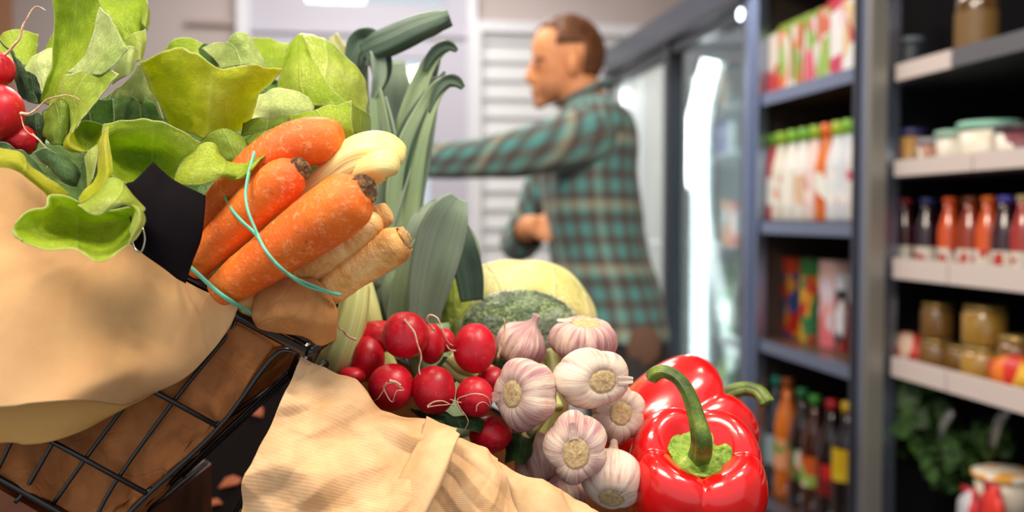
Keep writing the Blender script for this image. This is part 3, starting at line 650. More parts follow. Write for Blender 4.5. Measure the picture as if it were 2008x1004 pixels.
# trunk, hips, legs under the clothes
g.sweep([Q(1165, 230), Q(1165, 300), Q(1165, 400), Q(1185, 520), Q(1215, 640)], [.08, .115, .11, .10, .10], 20)
for sd in (-1, 1):
    a = Q(1225, 650, sd * .09); kz = V((a.x + .01, a.y, .50)); fz = V((a.x + .03, a.y, .09))
    g.sweep([a, (a + kz) / 2, kz, (kz + fz) / 2, fz], [.085, .075, .055, .05, .035], 16)
    g.sweep([fz + V((0, 0, -.03)) - cr * -.05, fz + V((0, 0, -.045)) - cr * .08, fz + V((0, 0, -.06)) - cr * .17], [.035, .038, .022], 14)
# left arm (near) reaching to the picture's left, right arm bent to the belly
g.sweep([Q(1160, 270, -.15), Q(1060, 292, -.19), Q(960, 312, -.16), Q(860, 316, -.13), Q(770, 318, -.1)], [.05, .046, .042, .036, .028], 16)
def hand(w, fw, up_, gg, curl=.9, s=1.0):
    """w wrist, fw direction of the fingers, up_ back of the hand"""
    fw = fw.normalized(); sd = fw.cross(up_).normalized(); up_ = sd.cross(fw).normalized()
    Mx = Matrix((sd, fw, up_)).transposed()
    gg.ell(w + fw * .045 * s, .042 * s, .055 * s, .017 * s, 16, 10, Mx)
    gg.sweep([w - fw * .03, w + fw * .01], [.027, .028], 12)
    for k, (o, L) in enumerate(((-.031, .068), (-.011, .078), (.010, .073), (.030, .058))):
        p = w + fw * .088 * s + sd * o * s; pts = [p - fw * .02, p]; d = fw.copy()
        for j in range(3):
            d = (d - up_ * curl * .55).normalized(); p = p + d * L * s / 3; pts.append(p)
        gg.sweep(pts, [.0105, .0100, .0095, .0088, .0068], 10)
    p = w + fw * .03 * s - sd * .036 * s
    gg.sweep([p, p - sd * .024 + fw * .022 - up_ * .006, p - sd * .026 + fw * .05 - up_ * .02], [.013, .0115, .008], 10)
hand(Q(765, 318, -.1), -cr * 1 + cu * .05, cu + cf * -.2, g, .5)
g.sweep([Q(1120, 280, .17), Q(1060, 390, .17), Q(1022, 462, .13)], [.048, .042, .04], 16)
g.sweep([Q(1022, 462, .13), Q(1035, 450, .02), Q(1048, 440, -.02)], [.038, .033, .028], 14)
hand(Q(1046, 444, -.02), cr * .9 + cu * -.1 - cf * .25, -cf * 1 + cu * .3, g, 1.1, .95)
body = wk(g, 'body', skin, man)
rm = body.modifiers.new('skin', 'REMESH'); rm.mode = 'VOXEL'; rm.voxel_size = .0055; rm.use_smooth_shade = True
sm = body.modifiers.new('smooth', 'SMOOTH'); sm.factor = .5; sm.iterations = 3
# eyes
ge = G(); E(1052, 127, 4, 4, .008, -.034, 0, ge); wk(ge, 'eye', flat((60,40,34), .3, name='eye_dark'), man)
ge = G(); ge.sweep([Q(1048, 116, -.045), Q(1058, 113, -.05), Q(1070, 117, -.055)], [.003, .004, .002], 8); wk(ge, 'eyebrow', flat((110,64,40), .8, name='brow_hair'), man)
# hair: a cap cut along the hairline
hm = M('hair', (96,56,30), .55, .4); _h = hm.noise(hm.mp(hm.tc.outputs['Object'], (60, 60, 14)), 1, 5, .6)
hm.col(hm.ramp(_h, [(.3, (62,34,20)), (.6, (112,66,34)), (.85, (160,98,48))])).bump(_h, .006, .8)
gh = G(); nseg, nr = 56, 40; keep = []
for i in range(nr + 1):
    ph = math.pi * i / nr
    for k in range(nseg):
        th = 2 * math.pi * k / nseg; d = V((math.sin(ph) * math.cos(th), math.sin(ph) * math.sin(th), math.cos(ph)))
        q = V((d.x * 76 * s_, d.y * .084, d.z * 78 * s_)); pxx = 1112 + d.x * 76; pyy = 106 - d.z * 78
        n_ = 1 + .03 * noise.noise(d * 5)
        gh.v.append(Q(1112, 106) + RX @ (q * n_)); gh.u.append((0, 0))
        # hairline: forehead to temple, round the ear, to the nape
        side = abs(d.y)
        lim = 60 if pxx < 1086 else (100 if pxx < 1112 else (96 if pxx < 1138 else 168))
        keep.append(pyy < lim + 3 * noise.noise(d * 9) and pxx > 1040)
for i in range(nr):
    for k in range(nseg):
        q = (i*nseg+k, (i+1)*nseg+k, (i+1)*nseg+(k+1) % nseg, i*nseg+(k+1) % nseg)
        if all(keep[j] for j in q): gh.f.append(q)
hair = wk(gh, 'hair', hm.m, man); so = hair.modifiers.new('thickness', 'SOLIDIFY'); so.thickness = .022; so.offset = -1
# shirt
sh_ = M('checked_flannel', (80,140,140), .85, .15, sheen=.2); uv = sh_.tc.outputs['UV']; spx = sh_.node('ShaderNodeSeparateXYZ', {0: uv})
def band(ax, f, lo, hi, ph=0):
    return sh_.ramp(sh_.math('FRACT', sh_.math('ADD', sh_.math('MULTIPLY', spx.outputs[ax], f), ph)), [(0, 1.0), (lo, 1.0), (lo + .06, 0.0), (.94, 0.0), (1, 1.0)])
bu, bv = band(0, 18.5, .40, 0), band(1, 18.5, .40, 0)
c = sh_.mix(sh_.math('MULTIPLY', bu, .62), (88,144,142), (98,70,62)); c = sh_.mix(sh_.math('MULTIPLY', bv, .62), c, (82,54,50))
lu, lv = sh_.ramp(sh_.math('FRACT', sh_.math('MULTIPLY', spx.outputs[0], 6.17)), [(0, 0.0), (.80, 0.0), (.84, 1.0), (.92, 1.0), (.96, 0.0)]), sh_.ramp(sh_.math('FRACT', sh_.math('MULTIPLY', spx.outputs[1], 6.17)), [(0, 0.0), (.76, 0.0), (.80, 1.0), (.92, 1.0), (.96, 0.0)])
c = sh_.mix(sh_.math('MULTIPLY', lu, .12), c, (214,190,150)); c = sh_.mix(sh_.math('MULTIPLY', lv, .22), c, (222,196,150))
sh_.col(c).bump(sh_.noise(sh_.tc.outputs['Object'], 12, 3), .02, .5)
gs = G()
def ring(gg, c, ax, bx, a, b, seg, vv, un, seed=0):
    for k in range(seg + 1):
        th = 2 * math.pi * k / seg; d = ax * math.cos(th) * a + bx * math.sin(th) * b
        p = c + d; p = p + d.normalized() * .010 * noise.noise(p * 9 + V((seed, 0, 0)))
        gg.v.append(p); gg.u.append((k / seg * un, vv))
def loft(gg, rings, seg, un, seed=0, shear=0):
    n0 = len(gg.v); vv = 0
    for i, (c, ax, bx, a, b) in enumerate(rings):
        if i: vv += (c - rings[i-1][0]).length
        ring(gg, c, ax, bx, a, b, seg, vv, un, seed)
        for k in range(seg + 1): uu, w_ = gg.u[-1 - k]; gg.u[-1 - k] = (uu, w_ + uu * shear)
    for i in range(len(rings) - 1):
        for k in range(seg):
            q = n0 + i * (seg + 1) + k; gg.f.append((q, q + 1, q + seg + 2, q + seg + 1))
tor = [(1150, 186, 24, .075), (1160, 205, 50, .14), (1164, 235, 74, .20), (1160, 290, 92, .215), (1156, 345, 98, .205), (1160, 400, 99, .19), (1166, 455, 95, .18), (1176, 510, 96, .18), (1190, 560, 106, .19), (1200, 620, 109, .2), (1206, 662, 106, .205)]
tor2 = []
fl = [splf([t[j] for t in tor], 34) for j in range(4)]
loft(gs, [(Q(fl[0][i], fl[1][i], .01), cr, cf, fl[2][i] * s_, fl[3][i]) for i in range(34)], 48, 1.05)
def sleeve(pts, rad, un, seed):
    pp = spl([Q(*q) for q in pts], 26); rr = splf(rad, 26); rings = []
    for i in range(26):
        t = (pp[min(i+1, 25)] - pp[max(i-1, 0)]).normalized(); b = t.cross(cf).normalized(); a = b.cross(t).normalized()
        rings.append((pp[i], a, b, rr[i], rr[i]))
    loft(gs, rings, 26, un, seed, .8)
sleeve([(1178, 262, -.10), (1120, 280, -.17), (1050, 296, -.20), (960, 310, -.17), (880, 316, -.14), (800, 318, -.12)], [.088, .075, .060, .050, .047, .044], .36, 3)
sleeve([(1130, 270, .17), (1075, 360, .18), (1030, 455, .14), (1020, 478, .10), (1036, 458, .02)], [.07, .058, .055, .052, .046], .36, 5)
gs.ell(Q(1060, 380, .16), .02, .02, .02)
shirt = wk(gs, 'shirt', sh_.m, man)
gc = G(); loft(gc, [(Q(1137, 192, .0), (cr + cu * .35).normalized(), cf, .072, .075), (Q(1148, 176, .0), (cr + cu * .45).normalized(), cf, .068, .070), (Q(1146, 186, .0), (cr + cu * .4).normalized(), cf, .078, .08)], 32, .4)
wk(gc, 'collar', sh_.m, man)
tr_ = flat((44,40,42), .85, name='dark_trousers'); gt = G()
gt.sweep([Q(1204, 630, .0), Q(1215, 720, .0)], [.185, .18], 30, .68, up=cr)
for sd in (-1, 1):
    a = Q(1228, 690, sd * .09); kz = V((a.x + .01, a.y, .50)); fz = V((a.x + .03, a.y, .08))
    gt.sweep([a, (a + kz) / 2, kz, (kz + fz) / 2, fz], [.112, .106, .085, .08, .07], 20)
wk(gt, 'trousers', tr_, man)
gp = G(); gp.ell(Q(1262, 680, -.19), .045, .012, .05, 16, 10, RX); wk(gp, 'trouser_pocket', flat((104,74,58), .8, name='brown_pocket'), man)
for sd in (-1, 1):
    a = Q(1228, 690, sd * .09)
    gg = G(); gg.ell(V((a.x + .03, a.y, .05)) - cr * .06, .15, .052, .05, 20, 12, RX); wk(gg, 'shoe', flat((40,34,32), .5, name='shoe_leather'), man)

# ================================================================ FOREGROUND: display, baskets and paper
# dark display table with loose leaf scraps
tb = thing('display_table', P(300, 1500, .9), 'black display table under the baskets', 'table')
zt_ = .88; tb.location = (-.3, .75, 0); bpy.context.view_layer.update()
BT = M('black_table', (24,19,19), .35, .5).m
def campoly(lat, fwd, z): return CAM + cr * lat + fh * fwd + V((0, 0, z - CAM.z))
g = G(); cs = [campoly(-1.1, .42, 0), campoly(.22, .42, 0), campoly(.22, .95, 0), campoly(-1.1, .95, 0)]
for z in (zt_ - .035, zt_): g.v += [V((c.x, c.y, z)) for c in cs]
g.u = [(0, 0)] * 8; g.f = [(3,2,1,0), (4,5,6,7), (0,1,5,4), (1,2,6,5), (2,3,7,6), (3,0,4,7)]
wk(g, 'table_top', BT, tb, False)
for a, b in ((-1.05, .47), (.17, .47), (.17, .90), (-1.05, .90)):
    c = campoly(a, b, 0); wk(G().box((c.x - .025, c.y - .025, 0), (c.x + .025, c.y + .025, zt_ - .035)), 'leg', BT, tb, False)
# a lower dark ledge behind with dry scraps
lg = G(); nb = []
for a, b, z in ((-1.1, .98, 0), (-.15, .98, 0), (-.15, 1.42, 0), (-1.1, 1.42, 0), (-1.1, .98, .84), (-.15, .98, .84), (-.15, 1.42, 1.065), (-1.1, 1.42, 1.065)):
    c = campoly(a, b, 0); lg.v.append(V((c.x, c.y, z))); lg.u.append((0, 0))
lg.f = [(3,2,1,0), (4,5,6,7), (0,1,5,4), (1,2,6,5), (2,3,7,6), (3,0,4,7)]
o = lg.make('produce_counter', M('counter_black', (12,8,8), .9, .03).m, None, False); tag(o, 'black sloping produce counter behind the baskets with dry scraps on it', 'counter')
scr = flat((128,60,24), .7, name='dry_scrap'); R_ = random.Random(4)
SCL = ['long upright scrap highest on the slope, near the paper edge', 'small scrap just under the highest one', 'flat pale scrap low in the gap between the baskets', 'scrap at the bottom edge left of the striped paper', 'tiny scrap nearest the picture bottom', 'faint scrap beside the basket corner']
for i, (px, py, L) in enumerate(((537, 762, .030), (500, 812, .024), (452, 955, .024), (400, 977, .018), (418, 996, .018), (548, 720, .02))):
    r = cf + cr * ((px - 1004) / FP) + cu * ((502 - py) / FP)     # meet the sloping top
    k = (1.065 - .84) / .44; tt = ((.84 - CAM.z) - k * .98) / (r.z - k * r.dot(fh)); c = CAM + r * tt + V((0, 0, .003))
    g = G(); u = (cr * math.cos(i * 1.3 + 1.2) + (fh + V((0, 0, k))) * math.sin(i * 1.3 + 1.2)); v = u.cross(V((0, 0, 1)) - fh * k).normalized()
    for (a, b, h) in ((-1, 0, 0), (-.5, .5, .004), (.2, .45, .006), (1, .1, .002), (.4, -.4, .005), (-.4, -.5, .003)): g.v.append(c + u * a * L * .6 + v * b * L * .6 + V((0, 0, h)))
    g.u = [(0, 0)] * 6; g.f = [(0, 1, 2, 3), (0, 3, 4, 5)]
    o = g.make('dry_leaf_scrap', scr, None, False); m = o.modifiers.new('t', 'SOLIDIFY'); m.thickness = .002
    tag(o, 'dry orange-brown leaf, ' + SCL[i], 'leaf scrap', 'dry leaf scraps on the dark counter')
def wedge(name, a, b, dn, df, mat, label):    # riser whose top follows the tilted basket base from a to b
    g = G(); q0, q1 = P(*a, dn), P(*b, dn); r0, r1 = P(*a, df), P(*b, df)
    r0 = q0 + fh * (df - dn); r1 = q1 + fh * (df - dn)
    vs = [v_ - V((0, 0, .006)) for v_ in (q0, q1, r1, r0)]; g.v = vs + [V((v.x, v.y, zt_)) for v in vs]; g.u = [(0, 0)] * 8
    g.f = [(0,1,2,3), (7,6,5,4), (1,0,4,5), (2,1,5,6), (3,2,6,7), (0,3,7,4)]
    o = g.make(name, mat, None, False); tag(o, label, 'riser'); return o
wd = M('riser_wood', (132,72,36), .5, .4); _w = wd.noise(wd.mp(wd.tc.outputs['Object'], (6, 40, 40)), 1, 4); wd.col(wd.ramp(_w, [(.3, (104,54,26)), (.7, (150,84,44))]))
wedge('wooden_riser', (-330, 746), (205, 1062), .605, .82, wd.m, 'brown wooden riser under the left wire basket')
wedge('black_riser', (400, 1124), (1230, 1536), .62, .82, BT, 'black riser under the right basket, hidden below the paper')

def wire(par, pts, r, name='wire'):
    return wk(G().sweep(pts, [r] * len(pts), 10), name, BLK, par)
BK = fh                                      # basket depth direction
def lp(a, b, t): return a + (b - a) * t
# ---- left basket
A0, A1 = P(-330, 205, .60), P(600, 690, .60)          # front rim
B0, B1 = P(-430, 700, .60), P(205, 1050, .60)         # front base
dep = BK * .20
bk = thing('wire_basket', lp(B0, B1, .5), 'black wire basket lined with brown paper, tilted at the left', 'basket', None)
def nrm_off(p, d): return p - cf * d
wire(bk, [A0, A1], .0031, 'rim'); wire(bk, [A0 + cu * .0065 + cf * .004, A1 + cu * .0065 + cf * .004], .0031, 'rim')
wire(bk, [A0 + dep * 1.05, A1 + dep * 1.05], .0031, 'rim'); wire(bk, [A0, A0 + dep], .0031, 'rim'); wire(bk, [A1 + cr*.002, A1 + dep * 1.02], .0034, 'rim')
for a, b, r in (((-60, 570), (424, 834), .0017), ((-200, 700), (287, 967), .0017), ((-300, 770), (215, 1060), .0020)):
    wire(bk, [P(*a, .6005), P(*b, .6005)], r); e = P(*b, .6005)
    wire(bk, [e, e + dep * .95], r)
for pts in ([(456, 612), (455, 644), (345, 781), (230, 940), (180, 1030)], [(330, 560), (300, 700), (248, 790), (170, 896), (96, 1000)], [(210, 490), (170, 740), (100, 874), (49, 962), (30, 985)], [(90, 430), (60, 760), (18, 874), (-20, 950)], [(0, 380), (-60, 700), (-110, 880)]):
    wire(bk, spl([P(x, y, .6025) for x, y in pts], 14), .0013)
wire(bk, spl([P(582, 690, .601), P(535, 700, .601), P(430, 838, .601), P(290, 970, .601), P(205, 1055, .601)], 16), .0015)
for t in (.25, .5, .75):
    wire(bk, [A1 + dep * t, P(205, 1055, .601) + dep * t * .95], .0013)
def cr_paper(amp=.004, seed=0, fr=14, sharp=1.0):
    R = random.Random(seed); ds = []
    for i in range(12):
        d = V((R.gauss(0, 1), R.gauss(0, 1), R.gauss(0, 1))).normalized(); ds.append((d, fr * (1.0 + i * .28), R.uniform(0, 9), V((R.uniform(0, 50), 0, 0))))
    def f(p, u, v):
        h = 0
        w = p + V((noise.noise(p * 20), noise.noise(p * 20 + V((9, 0, 0))), noise.noise(p * 20 + V((0, 9, 0))))) * .016
        for d, q, o, sh in ds:
            x = d.dot(w) * q + o; t = abs((x % 1) - .5) * 2
            m = noise.noise(p * 17 + sh) + .05
            if m > 0: h += (t - .5) * amp * min(m, .4) / (q / fr) ** .9
        return h * 3.4 + amp * .9 * noise.noise(p * 7 + V((seed, 0, 0)))
    return f
# lining of the left basket: front wall, side wall, base, back wall
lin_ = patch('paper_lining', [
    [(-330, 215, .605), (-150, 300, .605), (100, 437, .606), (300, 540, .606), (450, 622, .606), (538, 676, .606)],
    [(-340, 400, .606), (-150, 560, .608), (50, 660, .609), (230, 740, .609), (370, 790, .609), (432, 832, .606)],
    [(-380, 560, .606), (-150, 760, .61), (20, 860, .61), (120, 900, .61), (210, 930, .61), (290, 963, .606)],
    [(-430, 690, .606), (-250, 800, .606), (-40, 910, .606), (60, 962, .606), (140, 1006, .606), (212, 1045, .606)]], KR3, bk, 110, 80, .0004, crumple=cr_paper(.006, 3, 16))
def quadp(name, a, b, c, d, mat, par, cf_=None, n=40):
    g = G()
    for i in range(n):
        for j in range(n):
            u, v = j / (n - 1), i / (n - 1); p = lp(lp(a, b, u), lp(d, c, u), v)
            if cf_: p = p + (b - a).cross(d - a).normalized() * cf_(p, u, v)
            g.v.append(p); g.u.append((u, v))
    g.f = [(i*n+j, i*n+j+1, (i+1)*n+j+1, (i+1)*n+j) for i in range(n-1) for j in range(n-1)]
    return wk(g, name, mat, par)
sA, sB = P(540, 678, .606), P(212, 1045, .606); tA, tB = P(-330, 215, .606), P(-430, 690, .606)
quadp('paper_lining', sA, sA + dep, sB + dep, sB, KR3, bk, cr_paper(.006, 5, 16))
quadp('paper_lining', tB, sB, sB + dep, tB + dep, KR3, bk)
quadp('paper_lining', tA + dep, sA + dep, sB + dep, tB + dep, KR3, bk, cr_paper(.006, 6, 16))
# big smooth sheet folded over the front
soft = lambda seed, a=.003: (lambda p, u, v: a * noise.noise(p * 13 + V((seed, 0, 0))) + a * .35 * noise.noise(p * 34 + V((0, seed, 0))) + a * .8 * (1 - abs(noise.noise(p * 8 + V((0, 0, seed))) * 3) ) * .25)
pf = thing('paper_sheet', P(200, 600, .57), 'large smooth kraft paper sheet folded over the left basket', 'paper')
patch('front_fold', [
    [(-220, 150, .600), (0, 280, .598), (110, 370, .598), (205, 440, .598), (285, 500, .598), (362, 551, .598), (420, 580, .597), (468, 602, .596)],
    [(-220, 400, .590), (0, 430, .590), (100, 470, .590), (200, 520, .590), (280, 570, .590), (350, 600, .588), (405, 622, .592), (450, 642, .595)],
    [(-220, 560, .570), (0, 570, .570), (100, 590, .572), (190, 620, .576), (270, 650, .578), (330, 672, .580), (380, 686, .586), (412, 694, .592)],
    [(-220, 700, .560), (0, 700, .558), (90, 705, .560), (170, 715, .562), (240, 725, .562), (290, 735, .572), (325, 742, .580), (357, 746, .588)],
    [(-220, 806, .556), (0, 799, .552), (60, 791, .550), (125, 786, .553), (175, 788, .562), (215, 792, .572), (243, 794, .580), (270, 784, .586)]], KR1, pf, 90, 80, .0005, crumple=soft(2, .0020))
patch('lower_hem', [
    [(-220, 700, .572), (0, 700, .570), (80, 700, .570), (160, 710, .574), (220, 720, .580), (275, 735, .588), (345, 745, .592)],
    [(-220, 800, .575), (0, 790, .573), (70, 790, .573), (130, 790, .577), (190, 790, .582), (235, 795, .588), (280, 780, .592)],
    [(-220, 890, .580), (0, 869, .579), (50, 872, .579), (100, 866, .581), (145, 852, .586), (185, 832, .590), (235, 800, .594)]], KR5, pf, 60, 40, .0005, crumple=soft(5, .002))
ff = patch('paper_flap', [
    [(507, 585, .594), (525, 556, .590), (560, 544, .588), (597, 543, .587), (625, 553, .588), (650, 582, .590)],
    [(500, 605, .592), (530, 590, .582), (565, 585, .578), (600, 585, .576), (635, 590, .579), (664, 612, .586)],
    [(498, 622, .590), (525, 625, .581), (560, 625, .576), (595, 628, .574), (630, 632, .577), (662, 640, .585)],
    [(508, 640, .594), (535, 652, .590), (570, 660, .588), (600, 668, .587), (630, 679, .588), (660, 668, .590)]], KR4, None, 50, 40, .0006, crumple=cr_paper(.0022, 9, 18))
tag(ff, 'small rounded orange-brown paper flap below the parsnips', 'paper')

# ---- right basket with striped paper
C0, C1 = P(606, 738, .628), P(1408, 1172, .628); D0, D1 = P(400, 1120, .625), P(1290, 1560, .625)
bk2 = thing('wire_basket', lp(D0, D1, .5), 'right black basket covered by striped kraft paper, holding radishes and garlic', 'basket', None)
for o_ in (V((0, 0, 0)), dep): wire(bk2, [C0 + o_, C1 + o_], .0031, 'rim')
wire(bk2, [C0, C0 + dep], .0031, 'rim'); wire(bk2, [C1, C1 + dep], .0031, 'rim')
for t in (.33, .66, 1.0): wire(bk2, [lp(C0, D0, t), lp(C1, D1, t)], .0017); wire(bk2, [lp(C0, D0, t), lp(C0, D0, t) + dep], .0017)
for t in (0, .15, .3, .45, .6, .75, .9, 1.0): wire(bk2, [lp(C0, C1, t), lp(D0, D1, t)], .0014)
for t in (.0, .25, .5, .75, 1.0): wire(bk2, [C0 + dep * t, D0 + dep * t], .0014)
wire(bk2, [P(604, 688, .66), P(585, 735, .64)], .007, 'rim')
off = cf * .004
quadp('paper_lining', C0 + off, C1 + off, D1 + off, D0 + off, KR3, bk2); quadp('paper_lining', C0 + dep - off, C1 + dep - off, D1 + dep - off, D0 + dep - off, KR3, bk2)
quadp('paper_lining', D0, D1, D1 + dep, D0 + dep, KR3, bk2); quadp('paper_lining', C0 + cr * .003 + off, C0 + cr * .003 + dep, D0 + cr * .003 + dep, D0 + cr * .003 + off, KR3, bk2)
ps = thing('striped_paper', P(700, 900, .59), 'crumpled finely striped kraft paper wrapped over the right basket', 'paper')
patch('front_fold', [
    [(590, 700, .612), (612, 709, .614), (650, 727, .616), (705, 757, .618), (765, 793, .617), (830, 815, .610), (866, 832, .600), (897, 848, .590)],
    [(570, 745, .602), (605, 760, .602), (650, 780, .603), (710, 805, .603), (765, 830, .600), (815, 850, .592), (850, 862, .584), (880, 874, .578)],
    [(545, 800, .590), (590, 825, .590), (640, 848, .590), (695, 868, .590), (745, 886, .588), (792, 902, .582), (825, 914, .576), (853, 926, .572)],
    [(512, 880, .582), (560, 902, .580), (612, 918, .580), (667, 934, .579), (718, 948, .578), (765, 960, .574), (800, 970, .570), (826, 980, .567)],
    [(488, 960, .578), (540, 972, .574), (595, 985, .573), (650, 998, .573), (700, 1010, .572), (745, 1022, .569), (780, 1030, .567), (806, 1038, .565)],
    [(462, 1050, .575), (520, 1060, .572), (580, 1075, .570), (635, 1085, .570), (690, 1095, .569), (735, 1105, .566), (765, 1110, .565), (788, 1116, .564)]], KR2, ps, 150, 120, .0005, crumple=cr_paper(.0075, 11, 14))
patch('side_fold', [
    [(838, 818, .604), (868, 832, .592), (893, 846, .582), (901, 852, .580), (893, 856, .588)],
    [(822, 860, .590), (850, 866, .578), (880, 884, .570), (885, 892, .572), (872, 894, .582)],
    [(795, 920, .580), (828, 920, .567), (858, 938, .561), (862, 948, .564), (846, 948, .574)],
    [(770, 985, .574), (804, 985, .561), (832, 998, .556), (834, 1006, .559), (818, 1006, .57)],
    [(745, 1050, .57), (780, 1050, .556), (805, 1062, .552), (808, 1070, .556), (790, 1070, .566)]], KR2, ps, 50, 90, .0005, crumple=cr_paper(.0015, 12, 15))
patch('front_fold', [
    [(870, 852, .606), (905, 850, .604), (935, 858, .603), (962, 870, .603), (987, 888, .604)],
    [(850, 905, .592), (890, 900, .588), (930, 905, .586), (975, 912, .588), (1008, 930, .596)],
    [(830, 955, .584), (870, 960, .580), (920, 965, .578), (975, 970, .580), (1022, 985, .590)],
    [(800, 1030, .58), (850, 1035, .575), (910, 1040, .573), (975, 1045, .575), (1036, 1055, .585)]], KR2, ps, 90, 80, .0005, crumple=cr_paper(.006, 13, 14))
patch('front_fold', [
    [(955, 890, .614), (1003, 918, .610), (1045, 932, .610), (1080, 945, .611), (1120, 972, .612), (1175, 1012, .614)],
    [(960, 940, .604), (1030, 960, .598), (1065, 972, .597), (1100, 985, .598), (1135, 1005, .600), (1185, 1040, .604)],
    [(985, 1040, .600), (1050, 1045, .590), (1085, 1055, .588), (1120, 1065, .590), (1155, 1075, .592), (1200, 1090, .596)]], KR2, ps, 80, 50, .0005, crumple=cr_paper(.0045, 14, 15))

